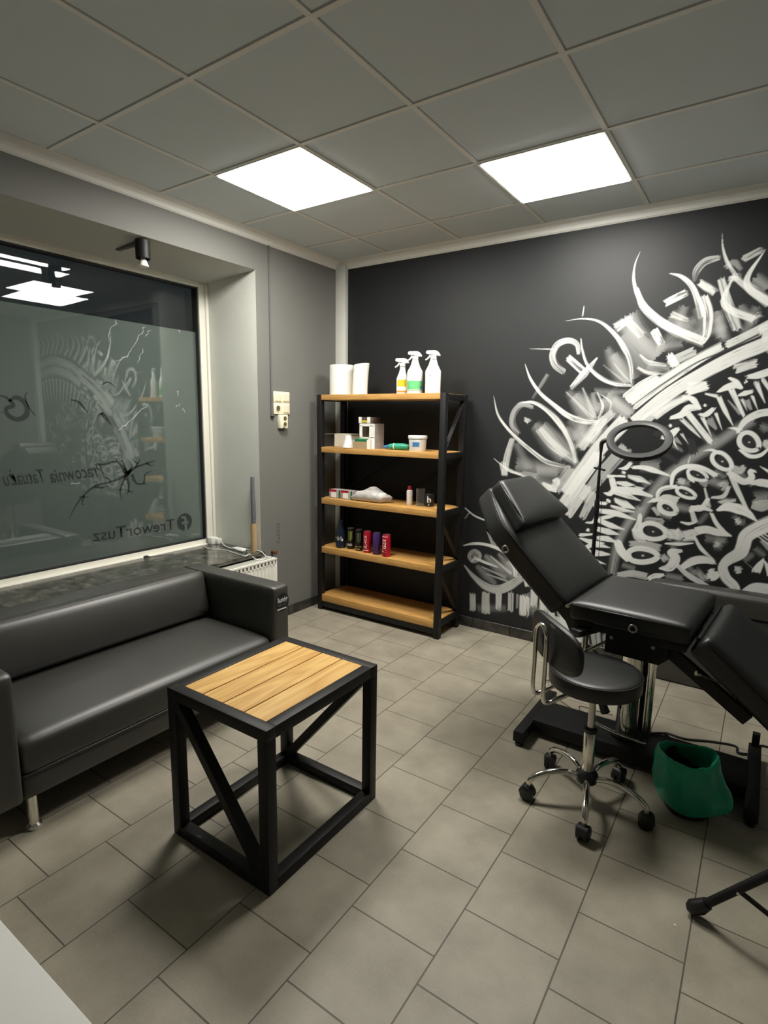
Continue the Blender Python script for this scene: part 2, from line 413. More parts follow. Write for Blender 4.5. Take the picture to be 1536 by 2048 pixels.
def stroke_w(P, W, I=.9, val=1.0, dry=.35, soft=.25, fade=.0):
    """one brush stroke in wall metres: path P, widths W, opacity I, paint value, dryness of the bristles"""
    q, s, wd = spline(P, W, .010)
    R = wd.max()/2+.004
    i0 = max(0, int((q[:, 0].min()-R-MX0)/RES)); i1 = min(GW, int((q[:, 0].max()+R-MX0)/RES)+2)
    j0 = max(0, int((q[:, 1].min()-R)/RES)); j1 = min(GH, int((q[:, 1].max()+R)/RES)+2)
    if i1 <= i0 or j1 <= j0: return
    D = np.full((j1-j0, i1-i0), 9.0, np.float32); S = np.zeros_like(D); V = np.zeros_like(D); H = np.full_like(D, .01)
    xs = MX0+np.arange(i0, i1)*RES; zs = np.arange(j0, j1)*RES
    for a in range(len(q)-1):
        p, p2 = q[a], q[a+1]; r = max(wd[a], wd[a+1])/2+.004
        lo = np.minimum(p, p2)-r; hi = np.maximum(p, p2)+r
        a0, a1 = np.searchsorted(xs, lo[0]), np.searchsorted(xs, hi[0]); b0, b1 = np.searchsorted(zs, lo[1]), np.searchsorted(zs, hi[1])
        if a1 <= a0 or b1 <= b0: continue
        gx, gz = np.meshgrid(xs[a0:a1]-p[0], zs[b0:b1]-p[1]); d = p2-p; L = math.hypot(*d)+1e-9; d = d/L
        tt = gx*d[0]+gz*d[1]; vv = -gx*d[1]+gz*d[0]; tc_ = np.clip(tt, 0, L)
        rr = np.hypot(tt-tc_, vv); ww = (wd[a]+(wd[a+1]-wd[a])*tc_/L)/2+1e-5; dn = rr/ww
        sl = (slice(b0, b1), slice(a0, a1)); m = dn < D[sl]
        D[sl][m] = dn[m]; S[sl][m] = (s[a]+tt)[m]; V[sl][m] = (vv/ww)[m]; H[sl][m] = ww[m]
    nb_ = max(7, int(wd.max()/.0055)); nl = max(3, int(s[-1]/.09)+2)
    T = RNG.rand(nb_+2, nl+2).astype(np.float32); T = .5*T+.5*RNG.rand(nb_+2, 1).astype(np.float32)
    fv = np.clip((V+1)/2, 0, .9999)*nb_; fs = np.clip(S/s[-1], 0, .9999)*nl
    a, b = fv.astype(int), fs.astype(int); fa, fb = fv-a, fs-b
    fa = fa*fa*(3-2*fa)
    N = (T[a, b]*(1-fa)+T[a+1, b]*fa)*(1-fb)+(T[a, b+1]*(1-fa)+T[a+1, b+1]*fa)*fb
    ragged = np.clip((N-.5)*.03, -.02, .02)
    al = sm((1.0-D)*H/np.maximum(soft*H, 1.5*RES))*sm((S-ragged+.006)/.006)*sm((s[-1]+.006-ragged-S)/.006)
    u_ = S/s[-1]; thr = .62*dry+.22*np.abs(V)**3*(dry > .15)+.30*dry*sm((u_-.55)/.45)
    fl_ = .40*(1-dry); al = al*(fl_+(1-fl_)*sm((N-thr+.18)/.34))*I
    if fade > 0: al = al*np.clip(1-fade*u_, 0, 1)
    if fade < 0: al = al*np.clip(1+fade*(1-u_), 0, 1)
    B = PAINT[j0:j1, i0:i1]; B[...] = B*(1-al)+val*al
WK = 1.10
def S(c, pts, w, I=.9, val=1.0, dry=.35, soft=.25, fade=0.0):
    ox, oy, sc_ = CROPS[c]; px = [(ox+x/sc_, oy+y/sc_) for x, y in pts]; P = [wallpt(p) for p in px]
    mid = px[len(px)//2]; k = np.linalg.norm(wallpt((mid[0]+5, mid[1]-5))-wallpt((mid[0]-5, mid[1]+5)))/math.hypot(10, 10)
    w = w if isinstance(w, (list, tuple)) else [w]
    W = [x/sc_*k*WK+.002 for x in w]; W = W if len(W) > 1 else W*2
    stroke_w(P, W, I, val, dry, soft, fade)
def EYE(c, cx, cy, rx, ry, rot, w, hl=True):
    a = math.radians(rot); pts = []
    S(c, [(cx-rx*.5*math.cos(a), cy-rx*.5*math.sin(a)), (cx+rx*.5*math.cos(a), cy+rx*.5*math.sin(a))], ry*1.7, 1, .02, 0, .3)
    for i in range(17):
        t_ = 2*PI*i/16; u_, v_ = rx*math.cos(t_), ry*math.sin(t_)*(1-.15*math.cos(t_))
        pts.append((cx+u_*math.cos(a)-v_*math.sin(a), cy+u_*math.sin(a)+v_*math.cos(a)))
    S(c, pts, w, .95, 1, .15)
    if hl: S(c, [(cx-4, cy), (cx+6, cy+4)], w*.4, .9)
# soft grey ghosting behind the strokes
WK = 1.25
for c, p, wd, I in [('A', [(850, 470), (900, 560), (1000, 660)], 130, .42), ('A', [(1060, 470), (1180, 560)], 110, .22), ('A', [(860, 780), (790, 650)], [150, 60], .28), ('A', [(700, 950), (600, 850)], [170, 70], .34),
     ('A', [(560, 1140), (450, 990)], [120, 50], .36), ('A', [(320, 1180), (520, 1220)], 90, .25), ('A', [(760, 850), (880, 930)], 80, .40), ('A', [(1290, 440), (1310, 570)], 60, .32), ('A', [(1470, 280), (1536, 330)], 80, .35),
     ('A', [(640, 1040), (720, 1000)], 110, .30), ('A', [(1200, 420), (1230, 560)], 70, .2), ('A', [(600, 960), (660, 1100)], 90, .22), ('A', [(1130, 420), (1100, 520)], 60, .22), ('A', [(1400, 420), (1470, 500)], 60, .25),
     ('A', [(730, 870), (860, 960)], 100, .30), ('A', [(1000, 620), (1120, 600)], 60, .2), ('A', [(1180, 560), (1330, 520)], 60, .2),
     ('B', [(1400, 430), (1200, 560), (1050, 660), (850, 780), (640, 940), (500, 1130), (420, 1300)], 110, .38), ('D', [(440, 60), (330, 200), (240, 380), (190, 640)], 85, .42),
     ('D', [(1080, 370), (1140, 380)], 140, .30), ('D', [(1270, 190), (1300, 160)], 130, .40), ('D', [(1000, 330), (1180, 350)], 90, .25), ('D', [(900, 600), (980, 690)], 90, .28), ('D', [(650, 650), (800, 680)], 70, .35),
     ('B', [(430, 820), (600, 830)], 130, .30), ('B', [(1040, 950), (1140, 990)], 100, .35), ('B', [(760, 960), (860, 980)], 70, .35), ('B', [(700, 1170), (850, 1200)], 90, .35), ('B', [(1420, 1120), (1536, 1110)], 170, .40),
     ('E', [(480, 1090), (330, 1010), (200, 900)], [150, 130, 60], .33), ('E', [(90, 870), (100, 930)], 120, .28), ('E', [(430, 950), (560, 1100)], 90, .55), ('E', [(650, 160), (860, 220)], 160, .30), ('E', [(700, 260), (760, 300)], 60, .35),
     ('G', [(420, 1000), (480, 1080)], 60, .3), ('B', [(1000, 560), (1080, 620)], 110, .25), ('B', [(60, 350), (20, 200)], [90, 40], .3), ('B', [(200, 250), (330, 380)], 100, .28)]:
    S(c, p, wd, min(.8, I*1.15), .75, .28, 1.0)
for c, p, wd, I in [('A', [(870, 780), (800, 700), (760, 620)], [30, 100, 40], .22), ('A', [(715, 975), (640, 900), (570, 830)], [30, 110, 40], .22), ('A', [(610, 1170), (500, 1080), (410, 990)], [40, 120, 60], .30), ('A', [(830, 560), (930, 700), (1010, 740)], [60, 110, 40], .26),
     ('A', [(560, 1010), (660, 1060), (760, 1000)], [40, 80, 40], .30), ('A', [(600, 1060), (640, 1000), (610, 1100)], [60, 60, 40], .3), ('A', [(1020, 620), (1100, 540), (1180, 480)], [50, 100, 60], .20), ('A', [(1290, 470), (1330, 580)], [80, 60], .3), ('A', [(1420, 560), (1480, 420)], [60, 60], .25),
     ('A', [(700, 830), (860, 830)], [50, 30], .25), ('A', [(420, 1210), (560, 1200)], [80, 60], .3), ('A', [(320, 1080), (380, 1200)], [40, 60], .2), ('A', [(960, 700), (1060, 720)], [60, 50], .35), ('A', [(640, 1180), (560, 1300)], [90, 60], .35),
     ('D', [(700, 420), (760, 360), (860, 340)], [60, 70, 40], .3), ('D', [(940, 200), (1010, 120)], [60, 60], .25), ('D', [(1340, 520), (1400, 470)], [60, 60], .3), ('D', [(280, 560), (380, 590)], [60, 60], .3), ('D', [(620, 120), (700, 150)], [70, 60], .4), ('D', [(840, 560), (900, 640)], [50, 70], .3),
     ('D', [(1430, 420), (1500, 480)], [70, 70], .25), ('B', [(1480, 480), (1536, 520)], [80, 100], .3), ('B', [(1290, 880), (1400, 1000)], [60, 50], .25), ('B', [(1080, 880), (1160, 920)], [60, 60], .35), ('B', [(460, 1000), (540, 960)], [60, 40], .3), ('B', [(700, 640), (800, 700)], [70, 30], .25),
     ('E', [(300, 1180), (200, 1080), (120, 1000)], [60, 110, 60], .28), ('E', [(460, 1060), (400, 960), (330, 880)], [60, 80, 40], .35), ('E', [(130, 1420), (400, 1420)], [90, 90], .18), ('E', [(600, 1280), (660, 1400)], [120, 100], .4)]:
    S(c, p, wd, I, .7, .25, 1.0)
# curling tentacles and petals
WK = 1.06
for a in [
 ('A', [(920, 150), (895, 210), (887, 280), (900, 345), (925, 400)], [3, 9, 16, 22, 28], .9), ('A', [(903, 330), (930, 410), (1000, 480), (1080, 530), (1150, 562), (1228, 592)], [18, 40, 46, 50, 56, 56], .85),
 ('A', [(1060, 258), (1115, 272), (1165, 315), (1195, 380), (1215, 470)], [8, 24, 30, 36, 36], .88), ('A', [(1222, 370), (1245, 440), (1245, 510), (1236, 560), (1210, 598)], [50, 58, 52, 46, 34], .92),
 ('A', [(1040, 402), (1142, 350)], [44, 44], .98), ('A', [(985, 530), (1020, 602)], [42, 44], .98), ('A', [(1070, 455), (1150, 485)], [36, 24], .55),
 ('A', [(555, 488), (640, 477), (720, 490), (790, 545), (845, 625), (872, 700), (880, 790)], [2, 8, 16, 24, 28, 26, 20], .85), ('A', [(648, 412), (640, 462)], [5, 11], .7),
 ('A', [(632, 570), (640, 630), (665, 700), (720, 757), (790, 788), (882, 800)], [6, 14, 18, 22, 24, 14], .88), ('A', [(622, 645), (612, 600), (572, 582), (522, 600), (496, 650), (508, 700), (552, 735)], [20, 26, 30, 36, 36, 34, 30], .62),
 ('A', [(570, 665), (655, 742)], [36, 40], .85), ('A', [(712, 665), (660, 730), (585, 812)], [10, 44, 26], .8), ('A', [(385, 622), (500, 624)], [3, 9], .7),
 ('A', [(362, 695), (390, 770), (440, 840), (510, 900), (570, 945), (640, 970), (718, 978)], [4, 14, 18, 20, 26, 28, 22], .92), ('A', [(470, 750), (400, 860)], [24, 14], .28),
 ('A', [(712, 832), (738, 900), (715, 965)], [8, 16, 12], .75), ('A', [(725, 840), (775, 880), (770, 930)], [6, 14, 8], .5), ('A', [(640, 810), (700, 960)], [10, 30], .4), ('A', [(560, 830), (690, 960)], [8, 24], .4),
 ('A', [(211, 850), (232, 940), (280, 1010), (340, 1070), (400, 1120), (470, 1168), (560, 1192)], [3, 12, 14, 18, 20, 22, 14], .92), ('A', [(400, 905), (350, 890), (310, 930), (302, 985), (332, 1032)], [18, 30, 34, 34, 26], .42),
 ('A', [(325, 885), (395, 880), (460, 912), (525, 975), (575, 1055), (600, 1120), (605, 1172)], [2, 16, 22, 30, 32, 28, 22], .9), ('A', [(430, 1010), (500, 1090), (610, 1172)], [40, 50, 34], .62), ('A', [(360, 960), (385, 975)], [22, 28], .6),
 ('A', [(263, 1232), (275, 1150), (303, 1055)], [34, 36, 30], .62), ('A', [(212, 1152), (260, 1190), (330, 1225), (410, 1255)], [5, 10, 16, 22], .75), ('A', [(520, 1258), (505, 1285), (470, 1290)], [30, 34, 16], .75),
 ('A', [(1300, 182), (1235, 200), (1195, 240), (1180, 290)], [30, 44, 44, 24], .55), ('A', [(1205, 300), (1250, 330), (1282, 350)], [36, 50, 46], .85), ('A', [(1310, 285), (1340, 390), (1395, 532)], [40, 48, 50], .75), ('A', [(1305, 390), (1365, 535)], [5, 6], .8),
 ('A', [(1315, 66), (1318, 130), (1338, 200), (1385, 275)], [4, 14, 22, 26], .85), ('A', [(1350, 290), (1400, 270)], [44, 40], .7), ('A', [(1365, 270), (1450, 330), (1545, 400)], [30, 50, 64], .85), ('A', [(1415, 190), (1508, 142)], [44, 40], .6),
 ('A', [(1330, 230), (1370, 205), (1405, 240)], [30, 40, 30], .3), ('A', [(1450, 485), (1500, 455)], [14, 44], .6), ('A', [(918, 652), (960, 688), (1045, 702)], [10, 26, 16], .88), ('A', [(905, 712), (960, 738), (1040, 742)], [14, 26, 10], .7),
 ('A', [(790, 690), (870, 790)], [6, 20], .35), ('A', [(740, 700), (860, 795)], [6, 16], .35), ('A', [(800, 520), (880, 470)], [60, 20], .5), ('A', [(850, 480), (930, 560)], [40, 50], .35)]:
    S(a[0], a[1], a[2], a[3]*.88, 1.0, .52)
# the double headband
WK = 1.3
for a in [
 ('A', [(1335, 605), (1440, 560), (1560, 500)], [38, 46, 50], .8), ('A', [(1055, 690), (1180, 632)], [44, 40], .6), ('A', [(1060, 650), (1092, 708)], [28, 34], .85),
 ('A', [(850, 862), (930, 800), (1000, 755)], [44, 44, 30], .85), ('A', [(880, 892), (1000, 800), (1180, 682), (1310, 610)], [58, 56, 50, 40], .9), ('A', [(885, 975), (1060, 838), (1250, 725), (1400, 650), (1560, 585)], [50, 58, 56, 58, 60], .92),
 ('A', [(930, 980), (1040, 895), (1140, 858)], [40, 34, 34], .7), ('A', [(785, 930), (700, 1010), (630, 1100)], [32, 40, 40], .6), ('A', [(850, 965), (700, 1130), (560, 1320)], [60, 60, 52], .85), ('A', [(850, 1100), (740, 1220), (640, 1350)], [50, 50, 40], .5),
 ('G', [(745, 300), (650, 430), (560, 560)], [46, 46, 46], .85), ('G', [(690, 450), (600, 590)], [36, 28], .75), ('G', [(725, 480), (665, 600)], [34, 26], .6), ('G', [(620, 370), (540, 470)], [46, 40], .5), ('G', [(700, 240), (770, 130)], [40, 30], .5),
 ('A', [(1150, 815), (1245, 800)], [58, 40], .8), ('A', [(1380, 720), (1480, 690)], [44, 40], .8)]:
    S(a[0], a[1], a[2], a[3]*.93, 1.0, .30, .12)
# black gaps, then lettering-like teeth
for a in [('A', [(870, 905), (1000, 810), (1180, 695), (1330, 630), (1560, 520)], [6, 8, 8, 10, 12]), ('B', [(560, 560), (720, 470), (880, 420)], 40), ('B', [(860, 600), (900, 720)], 60), ('B', [(640, 720), (760, 800)], 40)]:
    S(*a, .92, .02, .1)
for a in [
 ('B', [(560, 400), (680, 320), (815, 245)], [60, 50, 40], .75), ('B', [(690, 415), (790, 385), (850, 330), (945, 325)], [26, 50, 60, 36], .95), ('B', [(845, 375), (1045, 625)], [44, 40], .92), ('B', [(790, 425), (870, 500), (960, 590)], [30, 30, 8], .8),
 ('B', [(800, 235), (880, 250), (955, 340)], [30, 46, 20], .95), ('B', [(690, 475), (700, 492)], [22, 22], 1), ('B', [(990, 300), (1000, 310)], [24, 24], 1), ('B', [(1340, 98), (1350, 112)], [28, 28], 1), ('B', [(280, 880), (300, 890)], [20, 18], 1), ('B', [(145, 1125), (170, 1138)], [18, 18], 1),
 ('B', [(540, 465), (660, 540)], [16, 34], .9), ('B', [(620, 585), (690, 560), (760, 505)], [30, 60, 34], .92), ('B', [(705, 590), (760, 690)], [26, 4], .85), ('B', [(790, 550), (850, 640)], [22, 4], .7), ('B', [(730, 590), (790, 640)], [40, 10], .35),
 ('B', [(935, 380), (1000, 385), (1075, 325)], [16, 44, 30], .92), ('B', [(970, 410), (1050, 575)], [30, 6], .9), ('B', [(1085, 370), (1140, 520)], [26, 6], .9), ('B', [(1030, 430), (1090, 510)], [60, 20], .32),
 ('B', [(995, 205), (1095, 225)], [16, 30], .9), ('B', [(1100, 190), (1180, 150), (1250, 130), (1315, 165)], [20, 50, 54, 16], .95), ('B', [(1195, 65), (1260, 100), (1320, 160)], [20, 40, 14], .95), ('B', [(1215, 160), (1330, 400)], [44, 24], .92), ('B', [(1110, 230), (1165, 350), (1235, 480)], [36, 34, 8], .9), ('B', [(1190, 260), (1300, 380)], [10, 30], .35),
 ('B', [(1280, 220), (1340, 200), (1400, 185)], [20, 44, 30], .92), ('B', [(1310, 250), (1355, 350)], [24, 6], .8), ('B', [(1400, 225), (1450, 350)], [26, 6], .9), ('B', [(1350, 270), (1390, 340)], [50, 20], .35),
 ('B', [(1350, 60), (1450, 45), (1560, 10)], [30, 60, 60], .92), ('B', [(1435, 110), (1510, 285)], [40, 10], .92), ('B', [(1490, 80), (1560, 180)], [30, 30], .9),
 ('B', [(840, 195), (1010, 130)], [60, 60], .8), ('B', [(245, 850), (310, 845), (355, 800)], [6, 34, 30], .9), ('B', [(365, 840), (480, 845), (690, 912)], [24, 44, 14], .95), ('B', [(330, 910), (440, 945), (520, 985)], [16, 44, 10], .7),
 ('C', [(350, 850), (470, 845), (570, 850)], [40, 26, 34], .95), ('C', [(405, 870), (445, 1030)], [60, 70], .95), ('C', [(300, 1060), (380, 1070), (440, 1000)], [10, 60, 50], .95), ('C', [(440, 1015), (700, 1040), (920, 1105)], [70, 80, 30], .95), ('C', [(440, 1050), (600, 1095), (770, 1160)], [50, 60, 14], .92), ('C', [(480, 930), (600, 950), (700, 960)], [34, 60, 10], .9), ('C', [(700, 980), (800, 1020)], [20, 50], .8),
 ('C', [(75, 1440), (170, 1430), (215, 1300), (190, 1200), (340, 1195)], [20, 34, 30, 30, 40], .95), ('C', [(250, 1290), (450, 1320), (720, 1408)], [50, 66, 14], .95), ('C', [(250, 1390), (400, 1360), (480, 1350)], [40, 44, 10], .92), ('C', [(240, 1410), (400, 1480), (570, 1530)], [50, 60, 12], .95),
 ('C', [(450, 1150), (560, 1200), (700, 1262)], [50, 80, 20], .95), ('C', [(400, 1230), (560, 1280), (690, 1304)], [30, 50, 16], .92), ('C', [(215, 1520), (330, 1550), (510, 1595)], [50, 66, 10], .92), ('C', [(230, 1640), (350, 1650), (480, 1700)], [50, 60, 10], .92), ('C', [(0, 1600), (160, 1590)], [40, 24], .9),
 ('C', [(0, 1640), (150, 1690), (310, 1705)], [20, 60, 14], .9), ('C', [(70, 1760), (190, 1720), (390, 1765)], [40, 60, 8], .9), ('C', [(190, 1830), (290, 1840), (390, 1850)], [70, 50, 14], .9), ('C', [(90, 1780), (180, 1860)], [40, 20], .9), ('C', [(200, 1930), (330, 1975)], [40, 10], .9), ('C', [(90, 1530), (110, 1538)], [36, 36], 1), ('C', [(350, 1150), (380, 1170)], [30, 30], 1), ('C', [(545, 792), (575, 808)], [30, 30], 1),
 ('C', [(620, 860), (720, 890), (870, 930)], [20, 50, 8], .8)]:
    S(*a, 1.0, .22, .18)
# crowd of eyes
for a in [('D', [(380, 250), (420, 320), (480, 350)], [40, 70, 30], .9), ('D', [(640, 250), (700, 330)], [50, 60], .7), ('D', [(740, 260), (790, 330)], [60, 70], .8), ('D', [(540, 60), (600, 130)], [30, 40], .6), ('B', [(1210, 830), (1290, 870), (1330, 830)], [40, 70, 40], .6), ('B', [(1500, 620), (1560, 660)], [60, 80], .7),
          ('D', [(620, 480), (660, 520)], [50, 60], .6), ('D', [(1110, 20), (1170, 10), (1250, 0)], [20, 50, 30], .7), ('D', [(940, 620), (1000, 700)], [40, 60], .35), ('D', [(1480, 350), (1560, 420)], [30, 60], .4), ('B', [(1130, 1010), (1190, 980)], [80, 80], .55), ('B', [(960, 960), (1010, 990)], [50, 60], .4), ('B', [(760, 950), (820, 970)], [50, 60], .5)]:
    S(*a, 1.0, .35, .5)
for a in [('B', 1375, 622, 92, 72, 35, 36), ('B', 1140, 788, 98, 58, 38, 32), ('B', 928, 905, 88, 42, 22, 26), ('B', 830, 1062, 86, 36, 22, 26), ('B', 672, 1192, 78, 46, 25, 36), ('D', 545, 272, 112, 66, 12, 34), ('D', 455, 478, 128, 58, 3, 38)]:
    EYE(*a)
for a in [
 ('B', [(1290, 690), (1380, 745), (1470, 735), (1540, 680)], [20, 36, 34, 20], .9), ('B', [(1185, 500), (1250, 505), (1300, 525)], [4, 24, 40], .95), ('B', [(1270, 540), (1340, 440), (1450, 380), (1560, 360)], [24, 50, 60, 60], .8), ('B', [(970, 700), (1050, 690), (1120, 720)], [4, 24, 20], .9),
 ('B', [(700, 1000), (720, 900), (790, 845), (880, 828), (980, 850), (1095, 915)], [24, 34, 36, 34, 34, 40], .9), ('B', [(840, 870), (855, 930), (900, 960)], [10, 24, 26], .9), ('B', [(866, 738), (848, 800)], [6, 14], .7), ('B', [(580, 1120), (590, 1060), (640, 1020), (760, 1005)], [24, 34, 34, 26], .92),
 ('B', [(495, 1145), (550, 1125), (620, 1120)], [6, 34, 20], .95), ('B', [(600, 1130), (650, 1105), (760, 1130)], [40, 60, 60], .75), ('B', [(1190, 880), (1250, 920), (1330, 965), (1395, 930), (1380, 870), (1440, 880)], [40, 50, 50, 50, 36, 14], .85), ('B', [(1215, 900), (1270, 1030), (1360, 1215)], [40, 36, 24], .8), ('B', [(1050, 1100), (1150, 1090), (1200, 1010)], [20, 34, 24], .7),
 ('B', [(1380, 985), (1450, 970), (1560, 985)], [20, 60, 60], .8), ('B', [(1465, 830), (1560, 885)], [6, 30], .9), ('B', [(870, 1190), (960, 1195), (1020, 1110)], [40, 40, 30], .85), ('B', [(990, 1020), (1030, 1180)], [16, 26], .7),
 ('D', [(1095, 90), (1180, 60), (1270, 75), (1350, 110), (1450, 190)], [20, 70, 80, 50, 6], .95), ('D', [(1045, 110), (1090, 200), (1150, 270), (1220, 312)], [24, 30, 34, 14], .9), ('D', [(860, 85), (950, 65), (1050, 90)], [44, 40, 20], .9), ('D', [(880, 100), (905, 190)], [30, 40], .75), ('D', [(910, 270), (1000, 255), (1100, 280), (1210, 310)], [60, 60, 50, 14], .92),
 ('D', [(1570, 195), (1450, 245), (1350, 310), (1320, 400), (1290, 460), (1190, 520), (1145, 580), (1170, 670), (1240, 740), (1260, 790)], [110, 110, 100, 90, 90, 80, 60, 70, 70, 60], .82), ('D', [(895, 305), (960, 420), (1075, 525)], [16, 30, 14], .85), ('D', [(790, 585), (880, 530), (980, 515), (1080, 545)], [40, 60, 60, 24], .88), ('D', [(750, 560), (850, 650), (1010, 745)], [30, 40, 34], .72),
 ('D', [(1015, 640), (1050, 650), (1085, 615)], [60, 90, 60], .9), ('D', [(1080, 380), (1110, 385)], [50, 40], .55), ('D', [(1260, 190), (1290, 180)], [50, 40], .55), ('D', [(1260, 605), (1300, 600)], [60, 50], .65), ('D', [(650, 375), (780, 380), (895, 372)], [14, 28, 10], .92), ('D', [(680, 290), (760, 300)], [70, 80], .7), ('D', [(810, 310), (910, 300)], [80, 90], .8),
 ('D', [(600, 590), (690, 580), (735, 500), (700, 450), (790, 440)], [16, 60, 70, 50, 24], .85), ('D', [(500, 680), (560, 660), (640, 645)], [30, 44, 20], .95), ('D', [(240, 650), (360, 635), (490, 660)], [40, 50, 50], .55), ('D', [(340, 375), (480, 380), (610, 415)], [40, 44, 50], .5), ('D', [(490, 170), (630, 185)], [44, 44], .42), ('D', [(235, 350), (270, 440), (340, 510)], [50, 60, 60], .9), ('D', [(435, 120), (420, 200), (400, 270)], [26, 40, 60], .85),
 ('D', [(1320, 800), (1430, 765), (1560, 790)], [40, 90, 110], .85), ('D', [(1430, 620), (1490, 520), (1500, 500)], [60, 44, 8], .9), ('D', [(1500, 520), (1570, 640)], [10, 60], .9), ('D', [(1420, 290), (1560, 400)], [10, 12], .85), ('D', [(1430, 270), (1570, 370)], [10, 12], .85), ('D', [(1450, 260), (1580, 340)], [10, 14], .85),
 ('D', [(785, 190), (850, 205), (915, 190)], [14, 26, 14], .9), ('D', [(1400, 40), (1480, 50), (1560, 30)], [60, 90, 60], .5), ('D', [(1330, 530), (1400, 585)], [4, 6], .6)]:
    S(a[0], a[1], a[2], min(1, a[3]*1.12), 1.0, .24, .22)
WK = 1.1
for a in [('P', [(1098, 1205), (1106, 1300)], [16, 20], .85), ('P', [(1122, 1200), (1132, 1290)], [18, 18], .9), ('P', [(1146, 1215), (1156, 1300)], [18, 16], .85), ('P', [(1165, 1240), (1172, 1312)], [14, 16], .7), ('P', [(1190, 1262), (1196, 1318)], [18, 16], .45), ('P', [(1110, 1240), (1180, 1262)], [16, 12], .7), ('P', [(1212, 1270), (1216, 1315)], [14, 12], .3)]:
    S(*a)
# petal and drips low on the wall beside the shelf
for a in [
 ('E', [(-20, 800), (60, 782), (150, 780), (250, 800), (370, 850), (440, 930), (490, 1020), (500, 1110)], [10, 26, 28, 30, 34, 34, 36, 40], .82), ('E', [(-10, 990), (80, 1100), (200, 1200), (330, 1235), (470, 1180), (570, 1110)], [14, 44, 70, 80, 80, 60], .55), ('E', [(60, 860), (40, 910), (80, 955), (140, 930), (145, 880), (100, 850), (60, 860)], 34, .38),
 ('E', [(100, 925), (200, 965), (330, 1015)], [24, 30, 10], .75), ('E', [(60, 960), (110, 910)], [14, 24], .6), ('E', [(250, 900), (460, 1080)], [14, 30], .5), ('E', [(170, 1010), (400, 1110)], [14, 30], .4), ('E', [(210, 1080), (420, 1150)], [10, 26], .4),
 ('E', [(75, 1280), (75, 1440)], [56, 60], .65), ('E', [(205, 1265), (205, 1470)], [70, 80], .55), ('E', [(335, 1280), (330, 1430)], [56, 50], .65), ('E', [(455, 1265), (450, 1450)], [50, 50], .55), ('E', [(590, 1300), (585, 1490)], [90, 90], .85), ('E', [(690, 1230), (680, 1400)], [70, 60], .8), ('E', [(770, 1330), (760, 1470)], [60, 50], .9), ('E', [(600, 1130), (620, 1200)], [40, 50], .8), ('E', [(520, 1280), (515, 1420)], [24, 20], .3),
 ('E', [(0, 425), (90, 500), (205, 550)], [10, 18, 16], .85), ('E', [(0, 530), (50, 460)], [10, 10], .5), ('E', [(372, -20), (392, 95)], [70, 60], .45), ('E', [(350, -10), (440, 60), (560, 90)], [14, 20, 30], .8), ('E', [(230, 640), (300, 800)], [40, 70], .4), ('E', [(770, 180), (840, 225), (910, 255)], [30, 60, 40], .85), ('E', [(870, 160), (920, 140), (930, 200)], [30, 34, 30], .75), ('E', [(570, 90), (720, 110)], [60, 60], .28),
 ('E', [(440, 880), (520, 1010), (580, 1110)], [24, 44, 30], .5)]:
    S(*a)
# the same design carried on past the photograph's edge to the corner of the room
def P2(x, z): return np.array([x, z])
cx_, cz_ = .62, .55
def ring(th, r): return P2(cx_-r*math.cos(th)*.92, cz_+r*math.sin(th))
for rr, ww, I in [(1.66, .11, .85), (1.54, .12, .9)]:
    stroke_w([ring(math.radians(a), rr) for a in (62, 75, 90, 105)], [ww, ww], I, 1, .5, .12)
for i in range(16):
    th = math.radians(62+i*4.0); 
    if th > math.radians(110): break
    for dr, ww in ((.03, .05), (.0, .03)):
        stroke_w([ring(th, 1.40), ring(th+.01, 1.20-dr*3)], [ww, .008], .9, 1, .2)
    stroke_w([ring(th-.02, 1.42), ring(th+.02, 1.44)], [.045, .045], .9, 1, .2)
    a_ = RNG.rand(); stroke_w([ring(th, 1.76), ring(th-.05, 1.86+.1*a_), ring(th+.04*(a_-.5), 1.98+.1*a_)], [.05, .04, .008], .8, 1, .4)
for i in range(44):
    x_, z_ = .16+RNG.rand()*.85, .5+RNG.rand()*1.05; a_ = RNG.rand()*PI; L_ = .05+.09*RNG.rand()
    stroke_w([P2(x_, z_), P2(x_+L_*math.cos(a_), z_+L_*math.sin(a_)), P2(x_+L_*math.cos(a_+.9)*1.3, z_+L_*math.sin(a_+.9)*1.3)], [.012, .03, .01], .75, 1, .35)
for i in range(12):
    x_, z_ = .2+RNG.rand()*.75, .7+RNG.rand()*.8
    stroke_w([P2(x_+.045*math.cos(q*PI/6), z_+.03*math.sin(q*PI/6)) for q in range(13)], [.014, .014], .9, 1, .2)
# wall mesh carrying the paint layer
xs = np.r_[XL, np.linspace(XL+.1, MX0-.05, 5), MX0+np.arange(GW)*RES]; xs[-1] = XR
zs = np.r_[np.arange(GH)*RES, ZC]
nx, nz = len(xs), len(zs)
gx, gz = np.meshgrid(xs, zs); co = np.zeros((nx*nz, 3), np.float32); co[:, 0] = gx.ravel(); co[:, 1] = YB; co[:, 2] = gz.ravel()
val = np.zeros((nz, nx), np.float32); val[:GH, 6:6+GW] = PAINT
idx = np.arange(nx*nz).reshape(nz, nx)
quads = np.stack([idx[:-1, :-1], idx[:-1, 1:], idx[1:, 1:], idx[1:, :-1]], -1).reshape(-1, 4).astype(np.int32)
